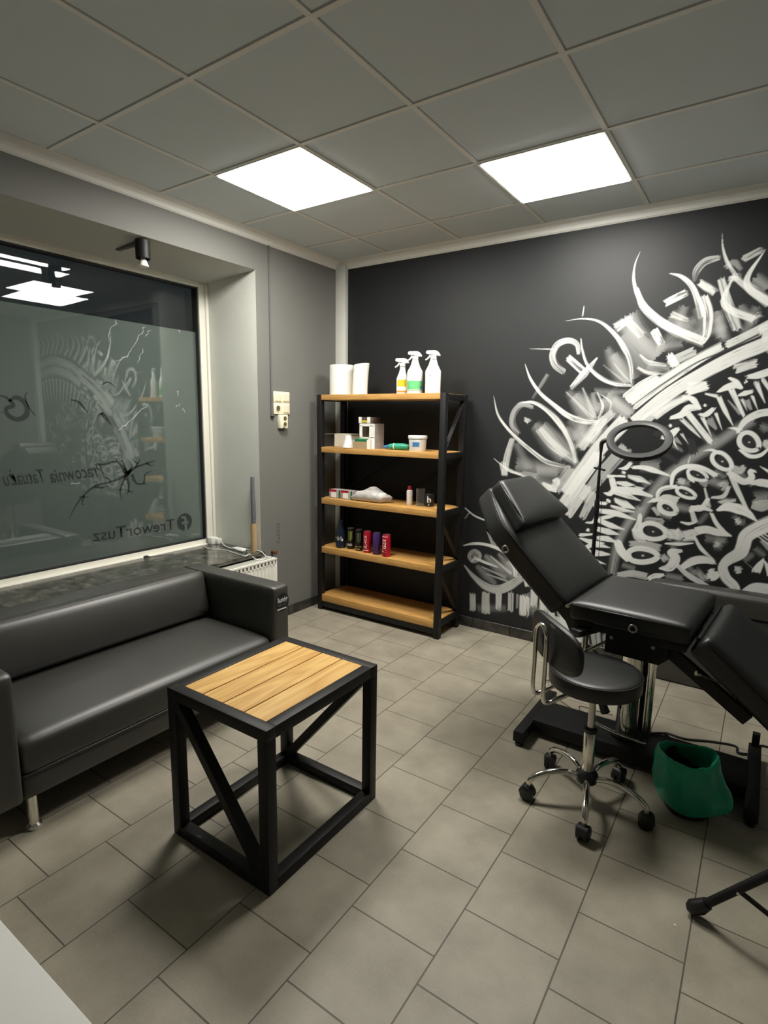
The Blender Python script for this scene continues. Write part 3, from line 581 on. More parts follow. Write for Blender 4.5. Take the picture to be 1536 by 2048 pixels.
# give the wall its thickness with a box behind the painted face
bx = np.array([(XL, YB, 0), (XR, YB, 0), (XR, YB, ZC), (XL, YB, ZC), (XL, YB+.1, 0), (XR, YB+.1, 0), (XR, YB+.1, ZC), (XL, YB+.1, ZC)], np.float32)
o0 = nx*nz
bq = np.array([(4, 7, 6, 5), (0, 4, 5, 1), (1, 5, 6, 2), (2, 6, 7, 3), (3, 7, 4, 0)], np.int32)+o0
co = np.vstack([co, bx]); quads = np.vstack([quads, bq]); vals = np.r_[val.ravel(), np.zeros(8, np.float32)]
me = bpy.data.meshes.new('wall_back'); me.vertices.add(len(co)); me.loops.add(len(quads)*4); me.polygons.add(len(quads))
me.vertices.foreach_set('co', co.ravel()); me.loops.foreach_set('vertex_index', quads.ravel())
me.polygons.foreach_set('loop_start', np.arange(len(quads), dtype=np.int32)*4)
me.update(calc_edges=True)
at_ = me.attributes.new('paint', 'FLOAT', 'POINT'); at_.data.foreach_set('value', vals)
t = NT('dark wall with white brush mural'); an = t.n('ShaderNodeAttribute', attribute_name='paint')
v_ = t.co(); nn = t.noise(4, 4, v_)
basec = t.mix(nn, (.0120, .0134, .0144), (.0160, .0175, .0185))
t.bsdf(**{'Base Color': t.mix(an.outputs['Fac'], basec, (.82, .83, .80)), 'Roughness': .55, 'Specular IOR Level': .35})
t.bump(t.noise(120, 3, v_), .08, .002)
me.materials.append(t.m)
wb = bpy.data.objects.new('wall_back', me); C.objects.link(wb); struct(wb)
wb['label'] = 'dark wall painted with a white brush-stroke mural of eyes, teeth and curling petals'

# ------------------------------------------------------------------ window
GX = -3.56      # inner pane
win = bpy.data.objects.new('window_1', None); C.objects.link(win); struct(win)
bm = nb()
fx0, fx1 = -3.60, -3.525
prism(bm, [(2.765, .606), (2.838, .56), (2.838, 2.52), (2.765, 2.462)], 0, fx0, fx1)          # right jamb
prism(bm, [(WY0, .56), (2.838, .56), (2.765, .606), (WY0+.07, .606)], 0, fx0, fx1)
prism(bm, [(WY0, 2.52), (WY0+.07, 2.462), (2.765, 2.462), (2.838, 2.52)], 0, fx0, fx1)
prism(bm, [(WY0, .56), (WY0+.07, .606), (WY0+.07, 2.462), (WY0, 2.52)], 0, fx0, fx1)
box(bm, (fx1, WY0, .555), (fx1+.035, 2.838, .578), .004, 2); box(bm, (fx1, 2.815, .57), (fx1+.016, 2.838, 2.50), .004, 2)
struct(obj('window_frame', bm, 'frame_white', win))
bm = nb()
for lo, hi in [((WY0+.07, .600), (2.768, .616)), ((WY0+.07, 2.452), (2.768, 2.468)), ((2.754, .600), (2.770, 2.468)), ((WY0+.065, .60), (WY0+.08, 2.468))]:
    box(bm, (GX-.035, lo[0], lo[1]), (fx1-.012, hi[0], hi[1]))
struct(obj('window_gasket', bm, 'gasket', win))
struct(bxo('window_pane', (GX-.004, WY0+.07, .61), (GX, 2.766, 2.463), 'glass', win))
t_ = Matrix.Translation((GX-.036, 1.5, 1.5)) @ Matrix.Rotation(math.radians(-.72), 4, 'Y') @ Matrix.Translation((0, -1.5, -1.5))
struct(bxo('window_pane', (-.002, WY0+.07, .61), (.002, 2.766, 2.463), 'glass', win, xf=t_))
FX = GX-.0056
flm = struct(bxo('window_film', (FX-.0008, WY0+.07, .612), (FX, 2.760, 2.150), 'film', win)); flm['label'] = 'frosted grey-green privacy film over the lower glass'
def filmpt(px): p = at(px, 0, FX); return p.y, p.z
def vinyl(name, s, right_px, left_px, base_px, h, mat='film_letter', shear=0.0, bold=0.0):
    """mirrored lettering: it reads from the street side"""
    bm = text_bm(s, 1.0, shear, align='LEFT', bold=bold)
    x0 = min(v.co.x for v in bm.verts); x1 = max(v.co.x for v in bm.verts)
    y0, z0 = filmpt((right_px, base_px[1])); y1, z1 = filmpt((left_px, base_px[0])); sx = (y0-y1)/(x1-x0)
    warp(bm, lambda c: (FX+.0006, y0-(c.x-x0)*sx, z0+(z1-z0)*(c.x-x0)/(x1-x0)+c.y*h))
    o = obj(name, bm, mat, win); struct(o); return o
vinyl('window_lettering', 'TreworTusz', 350, 186, (1083, 1058), .112, bold=.008).__setitem__('label', 'mirrored dark lettering low on the film')
vinyl('window_lettering', 'Pracownia', 208, 101, (966, 950), .118, shear=.35, bold=.012)
vinyl('window_lettering', 'Tatuażu', 88, 6, (972, 965), .118, shear=.35, bold=.004)
bm = nb(); yc, zc = filmpt((369, 1044)); R_ = .066
bm.faces.new([bm.verts.new((FX+.0006, yc+R_*math.cos(2*PI*i/40), zc+R_*math.sin(2*PI*i/40))) for i in range(40)])
struct(obj('window_emblem', bm, 'film_letter', win))
bm = nb(); x_ = FX+.0010
def quad(pts): bm.faces.new([bm.verts.new((x_, yc+a, zc+b)) for a, b in pts])
quad([(-.001, -.0645), (.019, -.0645), (.019, .018), (-.001, .018)]); quad([(-.026, -.014), (-.001, -.014), (-.001, .005), (-.026, .005)]); quad([(.019, -.014), (.034, -.014), (.034, .005), (.019, .005)])
quad([(-.001, .018), (.019, .018), (.014, .034), (.003, .044), (-.008, .047), (-.027, .047), (-.027, .030), (-.012, .030), (-.004, .026)])
struct(obj('window_emblem', bm, 'film', win))
def ribbon(bm, pts, ws, x):
    """flat vinyl ribbon on the film, pts in photo pixels -> film plane"""
    P = [Vector((0, *filmpt(p))) for p in pts]; P = catmull(P, 5) if len(P) > 2 else P; n = len(P)
    W = np.interp(np.linspace(0, 1, n), np.linspace(0, 1, len(ws)), ws)*.62; rows = []
    for i, p in enumerate(P):
        d = (P[min(i+1, n-1)]-P[max(i-1, 0)]).normalized(); nn_ = Vector((0, -d.z, d.y))*W[i]/2
        rows.append((bm.verts.new((x, (p+nn_).y, (p+nn_).z)), bm.verts.new((x, (p-nn_).y, (p-nn_).z))))
    for a, b in zip(rows, rows[1:]): bm.faces.new((a[0], a[1], b[1], b[0]))
WCROP = lambda pts: [(x/3.4133, 600+y/3.4133) for x, y in pts]
bm = nb()
for pts, ws in [([(640, 1125), (720, 1120), (800, 1105), (860, 1180)], [.01, .02, .02, .05]), ([(470, 1495), (540, 1370), (640, 1275), (760, 1240), (860, 1200)], [.004, .016, .022, .016, .04]), ([(540, 1345), (610, 1345)], [.01, .004]),
     ([(860, 1190), (920, 1145), (1000, 1115), (1062, 1095)], [.05, .022, .02, .006]), ([(900, 1190), (930, 1250), (980, 1250), (990, 1190), (1040, 1165)], [.04, .018, .02, .016, .004]), ([(860, 1190), (880, 1270), (870, 1330)], [.05, .02, .004]),
     ([(830, 1080), (850, 1140), (870, 1200)], [.004, .02, .05]), ([(880, 1095), (900, 1140), (870, 1190)], [.004, .02, .04]), ([(850, 1215), (820, 1300), (830, 1370)], [.03, .012, .003]), ([(690, 580), (740, 560), (790, 600)], [.006, .014, .004]), ([(690, 770), (720, 800), (760, 855)], [.03, .04, .006]), ([(480, 680), (540, 700), (600, 770)], [.01, .03, .004]),
     ([(640, 1275), (690, 1280), (740, 1270)], [.02, .02, .006]), ([(920, 1145), (950, 1100), (955, 1080)], [.02, .014, .004]), ([(1000, 1115), (1030, 1130), (1050, 1128)], [.02, .012, .004]), ([(800, 1105), (790, 1085), (770, 1080)], [.02, .012, .004]), ([(760, 1240), (730, 1215), (700, 1215)], [.02, .012, .004]), ([(575, 1335), (560, 1390), (575, 1400)], [.02, .01, .004]), ([(980, 1250), (1000, 1260)], [.016, .004]), ([(870, 1300), (900, 1310), (915, 1300)], [.016, .01, .004]), ([(825, 1290), (800, 1300)], [.016, .004]), ([(940, 1120), (900, 1085)], [.02, .004]), ([(660, 830), (670, 790), (700, 770)], [.004, .01, .02])]:
    ribbon(bm, WCROP(pts), ws, FX+.0012)
for pts, ws in [([(0, 650), (50, 670), (90, 720), (40, 740), (60, 790), (120, 815), (175, 790), (185, 740), (160, 690), (110, 665), (60, 690)], [.008, .02, .04, .03, .04, .04, .05, .04, .04, .04, .02]), ([(185, 625), (172, 660), (190, 720), (240, 790)], [.006, .012, .012, .004]), ([(0, 770), (20, 765)], [.006, .006])]:
    ribbon(bm, WCROP(pts), ws, FX+.0012)
struct(obj('window_decal', bm, 'film_letter', win))
bm = nb()
for pts in [[(805, 885), (850, 855), (900, 815), (930, 785), (1010, 710)], [(790, 415), (860, 385), (905, 330), (940, 260), (975, 215)], [(795, 135), (790, 165), (745, 205), (742, 280)], [(940, 430), (965, 370), (975, 330)], [(985, 180), (965, 235)], [(1025, 205), (990, 250)], [(1215, 620), (1212, 655)], [(1200, 730), (1230, 710)], [(1225, 205), (1222, 225)], [(480, 1255), (550, 1250)], [(1250, 740), (1262, 770)]]:
    rn = random.Random(len(pts)); pp = []
    for a, b in zip(pts, pts[1:]):
        for q in range(4): pp.append((a[0]+(b[0]-a[0])*q/4+rn.uniform(-7, 7), a[1]+(b[1]-a[1])*q/4+rn.uniform(-4, 4)))
    pp.append(pts[-1]); ribbon(bm, WCROP(pp), [.003, .009, .004, .009, .003], FX+.0009)
struct(obj('window_scratch', bm, 'film_scratch', win))
bm = nb(); prism(bm, [(-3.60, .545), (-2.975, .545), (-2.97, .550), (-2.97, .568), (-2.975, .573), (-3.60, .573)], 1, WY0+.002, WY1-.002)
struct(obj('window_sill', bm, 'sill', win))

# ------------------------------------------------------------------ ceiling light panels
lt = thing('ceiling_light', 'square LED ceiling panel above the end of the sofa, nearer the window', 'ceiling light', (-2.2164, 2.3953, ZC), group='square LED ceiling panels')
bm = nb(); h = .297
for lo, hi in [((-h, -h), (h, -.283)), ((-h, .283), (h, h)), ((-h, -.283), (-.283, .283)), ((.283, -.283), (h, .283))]: box(bm, (lo[0], lo[1], -.008), (hi[0], hi[1], .004))
obj('frame', bm, 'white_trim', lt); bxo('diffuser', (-.283, -.283, -.011), (.283, .283, .002), 'panel', lt)
l2 = copy_tree(lt); l2.location = (-1.0164, 2.9953, ZC); l2['label'] = 'square LED ceiling panel in front of the mural, over the treatment bed'
#l3 = copy_tree(lt); l3.location = (-.4164, -.6047, ZC); l3['label'] = 'square LED ceiling panel over the white desk behind the viewer'

# ------------------------------------------------------------------ wall fittings
p0 = at((535, 488), 0, XL); p1 = at((543, 832), 0, XL)
cd = thing('cable_duct', 'thin grey cable duct running down the grey wall to the switches', 'cable duct', (XL, 2.962, 1.55))
obj('duct', box(nb(), (0, -.006, 0), (.012, .006, ZC-.06-1.55), .001, 1), plain('grey painted duct', (.12, .12, .115), .6), cd)
bxo('elbow', (0, -.008, -.012), (.014, .022, .004), 'black_plastic', cd, .002)
sw = thing('switch_panel', 'ivory cluster of three light switches and one socket on grey wall', 'light switch', (XL, 3.066, 1.648))
for i, (yy, zz) in enumerate([(-.041, .041), (.041, .041), (-.041, -.041), (.041, -.041)]):
    bxo('switch_plate', (0, yy-.0405, zz-.0405), (.010, yy+.0405, zz+.0405), 'ivory', sw, .003)
    if i != 2:
        obj('rocker', prism(nb(), [(.010, zz-.024), (.013, zz-.026), (.017, zz+.026), (.010, zz+.028)], 1, yy-.027, yy+.027), 'ivory', sw)
        bxo('rocker_painted_shadow', (.0095, yy-.030, zz-.034), (.0115, yy+.030, zz-.028), 'ivory_shadow', sw)  # darker ivory strip, paints the shadow under the rocker
    else:
        o = obj('socket_rim', lathe(nb(), [(.021, 0), (.025, 0), (.025, .004), (.021, .004)], 24, close=False), 'ivory', sw, True); o.rotation_euler = (0, PI/2, 0); o.location = (.0095, yy, zz)
        o = obj('socket_well', lathe(nb(), [(.020, 0), (.020, .001)], 24), 'socket_dark', sw, True); o.rotation_euler = (0, PI/2, 0); o.location = (.0098, yy, zz)
sk = thing('wall_socket', 'ivory double socket box mounted directly below the light switches', 'socket', (XL, 3.064, 1.513))
bxo('socket_body', (0, -.040, -.050), (.034, .040, .050), 'ivory', sk, .006)
for zz in (.022, -.020):
    o = obj('socket_rim', lathe(nb(), [(.017, 0), (.021, 0), (.021, .003), (.017, .003)], 24, close=False), 'ivory', sk, True); o.rotation_euler = (0, PI/2, 0); o.location = (.0335, .006, zz)
    o = obj('socket_well', lathe(nb(), [(.0165, 0), (.0165, .001)], 24), 'socket_dark', sk, True); o.rotation_euler = (0, PI/2, 0); o.location = (.0336, .006, zz)
bxo('cable_notch', (.0, -.012, -.0505), (.0345, .0, -.034), 'socket_dark', sk)
bm = nb()
for i in range(3):
    z0 = .735-.055*i
    for kk in range(12):
        a, b = 2*PI*kk/12, 2*PI*(kk+1)/12
        tube(bm, [(XL+.001, 3.015+.014*math.cos(a), z0+.020*math.sin(a)), (XL+.001, 3.015+.014*math.cos(b), z0+.020*math.sin(b))], .0022, 5)
o = obj('wall_mark', bm, plain('old plaster marks', (.115, .11, .095), .8), wall_left); o['kind'] = 'structure'
vl = thing('pipe_stub', 'rusty brown pipe stub on the grey wall above the radiator', 'pipe', (XL, 2.945, .545))
o = obj('pipe', lathe(nb(), [(.010, 0), (.010, .03)], 16), 'brass', vl, True); o.rotation_euler = (0, PI/2, 0)
o = obj('nut', lathe(nb(), [(.017, .02), (.017, .045), (.012, .048)], 6), 'brass', vl); o.rotation_euler = (0, PI/2, 0)
# spotlight on a little arm below the window soffit
sl = thing('spotlight', 'small black cylinder spotlight with white bulb under the window soffit', 'spotlight', (-3.065, 2.03, 2.5275))
bxo('mounting_bar', (-.25, -.014, -.024), (.02, .014, 0), plain('grey track bar', (.10, .10, .09), .5), sl, .002)
obj('shade', lathe(nb(), [(.010, -.004), (.038, -.004), (.040, -.012), (.040, -.102), (.036, -.105), (.035, -.05), (.0, -.045)], 28, close=False), 'black_metal', sl, True)
obj('bulb', lathe(nb(), [(.010, -.07), (.014, -.102), (.029, -.142), (.027, -.146), (.0, -.147)], 20, close=False), 'bulb', sl, True)

# ------------------------------------------------------------------ radiator and the clutter on the sill
rd = thing('radiator', 'white panel radiator below the window sill, behind the sofa arm', 'radiator', (XL, 2.10, 0))
ry = .775
bxo('panel', (.105, -ry, .09), (.118, ry, .515), 'radiator', rd, .004)
bxo('back_panel', (.03, -ry, .09), (.042, ry, .515), 'radiator', rd, .004)
bm = nb()
for i in range(44): 
    yy = -ry+.03+i*(2*ry-.05)/44; box(bm, (.117, yy, .12), (.1215, yy+.019, .49), .002, 1); box(bm, (.1195, yy+.014, .488), (.1235, yy+.032, .514))
obj('convector_ribs', bm, 'radiator', rd)
bxo('side_cover', (.03, ry-.004, .09), (.122, ry+.004, .525), 'radiator', rd, .003)
bxo('top_cover', (.028, -ry, .515), (.124, ry+.003, .530), 'radiator', rd, .003)
bm = nb(); box(bm, (.116, -ry+.02, .494), (.1212, ry-.01, .514))  # dark strip behind the teeth, painted shade of the grille slots
obj('grille_slot_shade', bm, 'slot_shade', rd)
bm = nb()
for xx in (.05, .072, .094): box(bm, (xx, -ry+.02, .5295), (xx+.006, ry-.02, .5306))  # dark strips on the cover, shade of the top slots as colour
obj('top_slot_shade', bm, 'slot_shade', rd)
for yy in (-ry+.15, ry-.15): bxo('foot', (.0016, yy-.015, 0), (.10, yy+.015, .10), 'radiator', rd, .002)
SZ = .573
pt = at((512, 1104), 2, SZ)
tb = thing('cardboard_tube', 'brown cardboard tube with grey foam sleeve standing in the window corner', 'tube', (-3.045, 2.80, SZ))
obj('tube', lathe(nb(), [(.022, 0), (.022, .205), (.018, .205), (.018, .19)], 24, close=True), 'card', tb, True)
bm = nb(); tube(bm, [(0, 0, .19), (.002, .0, .33), (-.004, .001, .45), (-.005, .002, .545)], [.0165, .0165, .015, .013], 12, smooth=4); obj('foam_sleeve', bm, 'foam', tb, True)
ps = thing('power_adapter', 'white plug and adapter beside the window frame on the sill', 'power adapter', (-3.47, 2.77, SZ))
bxo('adapter', (-.03, -.035, 0), (.03, .03, .055), 'white_plastic', ps, .008)
bxo('plug', (.02, .0, .0), (.06, .045, .045), 'white_plastic', ps, .008); bxo('plug_face', (-.034, -.037, .008), (-.012, -.034, .048), 'grey_print', ps)
def cable(name, pts, r, mat, label, smooth=8, cat='cable'):
    bm = nb(); tube(bm, pts, r, 8, smooth=smooth); return tag(obj(name, bm, mat, None, True), label, cat)
def sillp(px, dz=.004): p = at(px, 2, SZ+dz); return (p.x, p.y, SZ+dz)
cable('power_cable', [(-3.41, 2.80, SZ+.02), sillp((452, 1093)), sillp((470, 1098)), sillp((485, 1102)), (-3.10, 2.79, SZ+.005), (-2.99, 2.806, SZ+.006), (-2.945, 2.83, .537), (-2.92, 2.855, .535)], .0032, 'white_plastic', 'white cable lying along the sill from the adapter to the radiator')
cable('power_cable', [sillp((405, 1091)), sillp((420, 1098)), sillp((445, 1099)), sillp((470, 1106)), sillp((490, 1112)), (-2.985, 2.70, SZ+.004), (-2.955, 2.72, .545), (-2.93, 2.75, .534), (-2.92, 2.80, .534)], .0028, 'white_plastic', 'thin white cable looping off the sill edge onto the radiator')
cable('black_cable', [sillp((440, 1092), .006), sillp((465, 1100), .012), sillp((490, 1106), .012), (-3.08, 2.76, SZ+.012)], .0035, 'black_plastic', 'short black cable lying across the white cables on the sill')
bm = nb(); p = at((288, 1117), 2, SZ); tube(bm, [(p.x, p.y, SZ+.009), (p.x+.004, p.y+.02, SZ+.010), (p.x+.01, p.y+.05, SZ+.004), (p.x+.03, p.y+.13, SZ+.003), (p.x+.05, p.y+.2, SZ+.003)], [.009, .009, .002, .002, .002], 8, smooth=6)
tag(obj('plug', bm, 'gasket', None, True), 'small dark plug with a thin lead near the bottom window frame', 'plug')
bm = nb(); box(bm, (-3.22, 2.74, SZ), (-3.10, 2.79, SZ+.012), .005); tag(obj('extension_block', bm, 'white_plastic', None, True), 'flat white junction block on the sill by the foam tube', 'junction block')

# ------------------------------------------------------------------ sofa
so = thing('sofa', 'two-seat dark leatherette sofa with chrome feet under the window', 'sofa', (-2.10, 1.43, 0))
# local: x from 0 (front) to -.80 (back), y -.745 .. .745
SY, AW = .748, .122
def arm(y0, y1):
    bm = nb(); rbox(bm, (.775, y1-y0,   .506), .020, 8, Matrix.Translation((-.3875, (y0+y1)/2, .14+.253))); return bm
obj('armrest', arm(SY-AW, SY), 'leather', so, 'all')
obj('armrest', arm(-SY, -SY+AW), 'leather', so, 'all')
inn = SY-AW-.002
def seatfn(p, u):
    if u.z > 0: p.z += .014*(1-u.x**2)*(1-u.y**4)-.010*max(0, u.x)**3
    d = abs(p.y)
    if u.z > .3 or u.x > .6: p.z -= .004*math.exp(-(p.y/.012)**2)*(1 if u.x > .2 else 0)
    return p
bm = nb(); rbox(bm, (.60, 2*inn, .155), .035, 16, Matrix.Translation((-.31, 0, .305)), seatfn); obj('seat_cushion', bm, 'leather', so, 'all')
bm = nb(); rbox(bm, (.60, 2*inn, .10), .008, 6, Matrix.Translation((-.315, 0, .19))); obj('seat_base', bm, 'leather', so, 'all')
def backfn(p, u):
    if u.x > 0: p.x += .018*(1-u.z**2)*(1-u.y**4)
    if u.x > .3 and u.z > .2: p.x -= .004*math.exp(-((p.y+.02)/.012)**2)
    return p
xf = Matrix.Translation((-.585, 0, .520)) @ Matrix.Rotation(math.radians(-11.5), 4, 'Y')
bm = nb(); rbox(bm, (.13, 2*inn, .265), .04, 16, xf, backfn); obj('back_cushion', bm, 'leather', so, 'all')
bm = nb(); rbox(bm, (.150, 2*inn, .506), .018, 8, Matrix.Translation((-.70, 0, .14+.253))); obj('back_panel', bm, 'leather', so, 'all')
bm = nb(); tube(bm, [(-.012, -inn, .226), (-.012, inn, .226)], .0025, 6); obj('welt', bm, 'black_print', so, True)
for xx, yy in ((-.05, -SY+.16), (-.05, SY-.16), (-.74, -SY+.16), (-.74, SY-.16)):
    obj('leg', lathe(nb(), [(.020, .02), (.020, .148)], 20, (xx, yy, 0)), 'chrome', so, True)
    obj('leg_foot', lathe(nb(), [(.026, 0), (.028, .006), (.028, .014), (.02, .022)], 20, (xx, yy, 0)), 'chrome', so, True)
tg = bpy.data.objects.new('care_label', bpy.data.meshes.new('care_label'))
bm = nb(); yc, zc, R_ = SY-.0545, .553, .049
bm.faces.new([bm.verts.new((.0009, yc+R_*math.cos(2*PI*i/36), zc+R_*1.02*math.sin(2*PI*i/36))) for i in range(36)])
g = bmesh.ops.extrude_face_region(bm, geom=bm.faces[:]); 
for v in [e for e in g['geom'] if isinstance(e, bmesh.types.BMVert)]: v.co.x += .0012
tg = obj('care_label', bm, 'black_print', so); tg['label'] = 'round black sticker with white writing'
bm = text_bm('Iunig', .040, bold=.0008); warp(bm, lambda c: (.0026, yc+c.x*1.0, zc+.002+c.y)); obj('care_label_writing', bm, 'white_print', tg)
bm = text_bm('MEBLE TAPIC.', .011); warp(bm, lambda c: (.0026, yc+c.x, zc-.018+c.y)); obj('care_label_writing', bm, 'grey_print', tg)
bm = nb(); box(bm, (.0021, yc-.040, zc-.040), (.0027, yc+.028, zc-.033)); obj('care_label_bar', bm, 'white_print', tg)

# ------------------------------------------------------------------ side table
tb = thing('side_table', 'small square table with four pale wood planks in a black steel frame', 'table', (-1.4425, 1.4275, 0))
TW, TD, TH, q = .2505, .3005, .584, .042
def beamo(name, a, b, w, h, mat, par, up=(0, 0, 1)): return obj(name, beam(nb(), a, b, w, h, up), mat, par)
for sx in (-1, 1):
    for sy in (-1, 1): bxo('leg', (sx*TW-(q if sx > 0 else 0), sy*TD-(q if sy > 0 else 0), 0), (sx*TW+(q if sx < 0 else 0), sy*TD+(q if sy < 0 else 0), TH-q), 'black_metal', tb, .0025)
for zz, nm in ((TH-q, 'top_rail'), (0, 'bottom_rail')):
    e_ = 0 if zz > .1 else q
    for sy in (-1, 1):
        y0 = -TD if sy < 0 else TD-q; bxo(nm, (-TW+e_, y0, zz), (TW-e_, y0+q, zz+q), 'black_metal', tb, .002)
    for sx in (-1, 1):
        x0 = -TW if sx < 0 else TW-q; bxo(nm, (x0, -TD+q, zz), (x0+q, TD-q, zz+q), 'black_metal', tb, .002)
ys = -TD+q/2
beamo('brace', (-TW+q*.85, ys, TH-q-.005), (TW-q*.85, ys, q*.9), .036, .040, 'black_metal', tb, (0, 1, 0))
beamo('brace', (TW-q*.85, -ys, TH-q-.005), (-TW+q*.85, -ys, q*.9), .036, .040, 'black_metal', tb, (0, 1, 0))
pw = (2*TW-2*q)/4
for i in range(4):
    x0 = -TW+q+i*pw; bxo('plank', (x0+.0024, -TD+q+.001, TH-.026), (x0+pw-.0024, TD-q-.001, TH-.001), 'wood_table', tb, .001, 1)
bxo('plank_gap_shade', (-TW+q, -TD+q, TH-.032), (TW-q, TD-q, TH-.0262), 'black_print', tb)  # black sheet added under the planks so the gaps look shaded

# ------------------------------------------------------------------ shelving unit
SX0, SX1, SY0, SY1, SH = -2.925, -1.802, 3.364, 3.695, 1.720
su = thing('shelving_unit', 'tall black steel shelving unit with five pine shelves in the corner', 'shelf', ((SX0+SX1)/2, SY0, 0))
hw = (SX1-SX0)/2; dp = SY1-SY0; pq = .042
for sx in (-1, 1):
    for y0 in (0, dp-pq):
        x0 = -hw if sx < 0 else hw-pq; bxo('post', (x0, y0, 0), (x0+pq, y0+pq, SH), 'black_metal', su, .002)
LV = [(.130, .055), (.528, .050), (.922, .046), (1.322, .042), (1.720, .040)]
for zt, th in LV:
    bxo('shelf_board', (-hw+pq+.0005, .002, zt-th), (hw-pq-.0005, dp-.004, zt), 'wood_shelf', su, .002)
    for x0 in (-hw+.002, hw-.022):
        bxo('side_rail', (x0, pq, zt-.046), (x0+.020, dp-pq, zt-.004), 'black_metal', su, .002)
    for x0 in (-hw+.0225, hw-pq+.0005):
        bxo('shelf_board_end', (x0, pq+.001, zt-th), (x0+.019, dp-pq-.001, zt-.0005), 'wood_shelf', su)
bxo('bottom_rail', (-hw+pq, .004, .030), (hw-pq, .036, .074), 'black_metal', su, .002)
bxo('bottom_rail', (-hw+pq, dp-.04, .030), (hw-pq, dp-.006, .074), 'black_metal', su, .002)
for x0 in (hw-pq/2,):
    beamo('side_brace', (x0, pq, 1.33), (x0, dp-pq, 1.66), .012, .028, 'black_metal', su, (1, 0, 0))
    beamo('side_brace', (x0, pq, .84), (x0, dp-pq, .54), .012, .028, 'black_metal', su, (1, 0, 0))
    beamo('side_brace', (x0, pq, .46), (x0, dp-pq, .15), .012, .028, 'black_metal', su, (1, 0, 0))
beamo('back_brace', (-hw+pq, dp-.012, .96), (0, dp-.012, 1.26), .010, .028, 'black_metal', su, (0, 1, 0))
beamo('back_brace', (hw-pq, dp-.012, 1.26), (0, dp-.012, .96), .010, .028, 'black_metal', su, (0, 1, 0))

# ---- top shelf
T = 1.720
def roll_bm(r, h, hole, wob=0.0):
    bm = nb(); n = 40
    prof = [(hole, 0), (r, 0), (r*1.004, h*.3), (r*.998, h*.7), (r, h-.002), (r-.004, h), (hole, h), (hole, 0)]
    lathe(bm, prof, n, close=False)
    if wob:
        for v in bm.verts: a = math.atan2(v.co.y, v.co.x); v.co.z += wob*v.co.z/h*math.sin(a+1); v.co.x *= 1+.04*math.sin(3*a)*v.co.z/h; v.co.x += .03*(v.co.z/h)**2*.5
    return bm
o = thing('paper_roll', 'wide white paper towel roll standing first on the top shelf', 'paper roll', (-2.778, 3.49, T), group='paper rolls on the top shelf')
obj('paper', roll_bm(.094, .225, .03), 'paper', o, True); obj('core', lathe(nb(), [(.0295, .0), (.0295, .224), (.026, .224), (.026, 0)], 24, close=False), 'card', o, True)
o = thing('paper_roll', 'narrower white paper towel roll with a ruffled top, second on the top shelf', 'paper roll', (-2.59, 3.47, T), group='paper rolls on the top shelf')
obj('paper', roll_bm(.057, .225, .02, .006), 'paper', o, True); obj('core', lathe(nb(), [(.0195, 0), (.0195, .215), (.017, .215), (.017, 0)], 20, close=False), 'card', o, True)
def spray(name, label, x, y, W, H, hs, style):
    """spray bottle: body half-width W, shoulder height hs, overall height H; trigger points to -x"""
    o = thing(name, label, 'spray bottle', (x, y, T), math.radians(27), group='spray bottles on the top shelf')
    nk = .018 if H > .22 else .016
    bm = nb(); prof = [(W*.96, 0), (W, .006), (W*1.0, hs*.55), (W*1.02, hs-.004), (W*.98, hs+.006), (W*.80, hs+.024), (W*.60, hs+.045), (W*.46, hs+.07), (nk+.001, hs+.088), (nk-.001, H-.045), (nk-.002, H-.036)]
    lathe(bm, prof, 32, sy=.66); obj('bottle_body', bm, 'white_plastic', o, True)
    bm = nb(); head = [(-.052, -.006), (-.052, .010), (-.046, .016), (.012, .017), (.030, .010), (.046, -.010), (.048, -.020), (.020, -.020), (.014, -.014), (-.012, -.012), (-.030, -.006)]
    prism(bm, [(px_, H-.017+pz_) for px_, pz_ in head], 1, -.013, .013)
    bmesh.ops.bevel(bm, geom=bm.edges[:], offset=.003, segments=2, affect='EDGES'); obj('spray_head', bm, 'white_plastic', o, True)
    bm = nb(); tube(bm, [(-.022, 0, H-.026), (-.028, 0, H-.040), (-.042, 0, H-.056), (-.054, 0, H-.063)], [.007, .006, .0055, .005], 8, smooth=4); obj('trigger', bm, 'white_plastic', o, True)
    obj('collar', lathe(nb(), [(nk+.003, H-.058), (nk+.003, H-.036), (nk, H-.033)], 24, sy=.9), 'white_plastic', o, True)
    def band(nm, z0, z1, a0, a1, mat, off=.0006):
        bm = nb(); n = 14; rows = []
        for i in range(n+1):
            a = math.radians(a0+(a1-a0)*i/n); rows.append([bm.verts.new(((W*1.0+off)*math.cos(a), (W*1.0+off)*.66*math.sin(a), z)) for z in (z0, z1)])
        for p_, r_ in zip(rows, rows[1:]): bm.faces.new((p_[0], r_[0], r_[1], p_[1]))
        return obj(nm, bm, mat, o, 'all')
    for a in style: band(*a)
    return o, W
def label_text(o, W, s, size, z, mat, xo=0.0, sy=.66):
    bm = text_bm(s, size); 
    def fn(c):
        a = -PI/2+(c.x+xo)/W; return ((W+.0012)*math.cos(a), (W+.0012)*sy*math.sin(a), z+c.y)
    warp(bm, fn); obj('label_writing', bm, mat, o)
o, W = spray('spray_bottle', 'small white spray bottle with a yellow label, shortest of the three', -2.212, 3.47, .041, .250, .108,
    [('label_panel', .012, .100, -165, -15, 'white_print'), ('label_panel', .052, .100, -140, -45, 'yellow', .0010), ('label_panel', .012, .024, -160, -20, 'orange', .0010), ('label_panel', .020, .085, -38, -18, 'orange', .0010)])
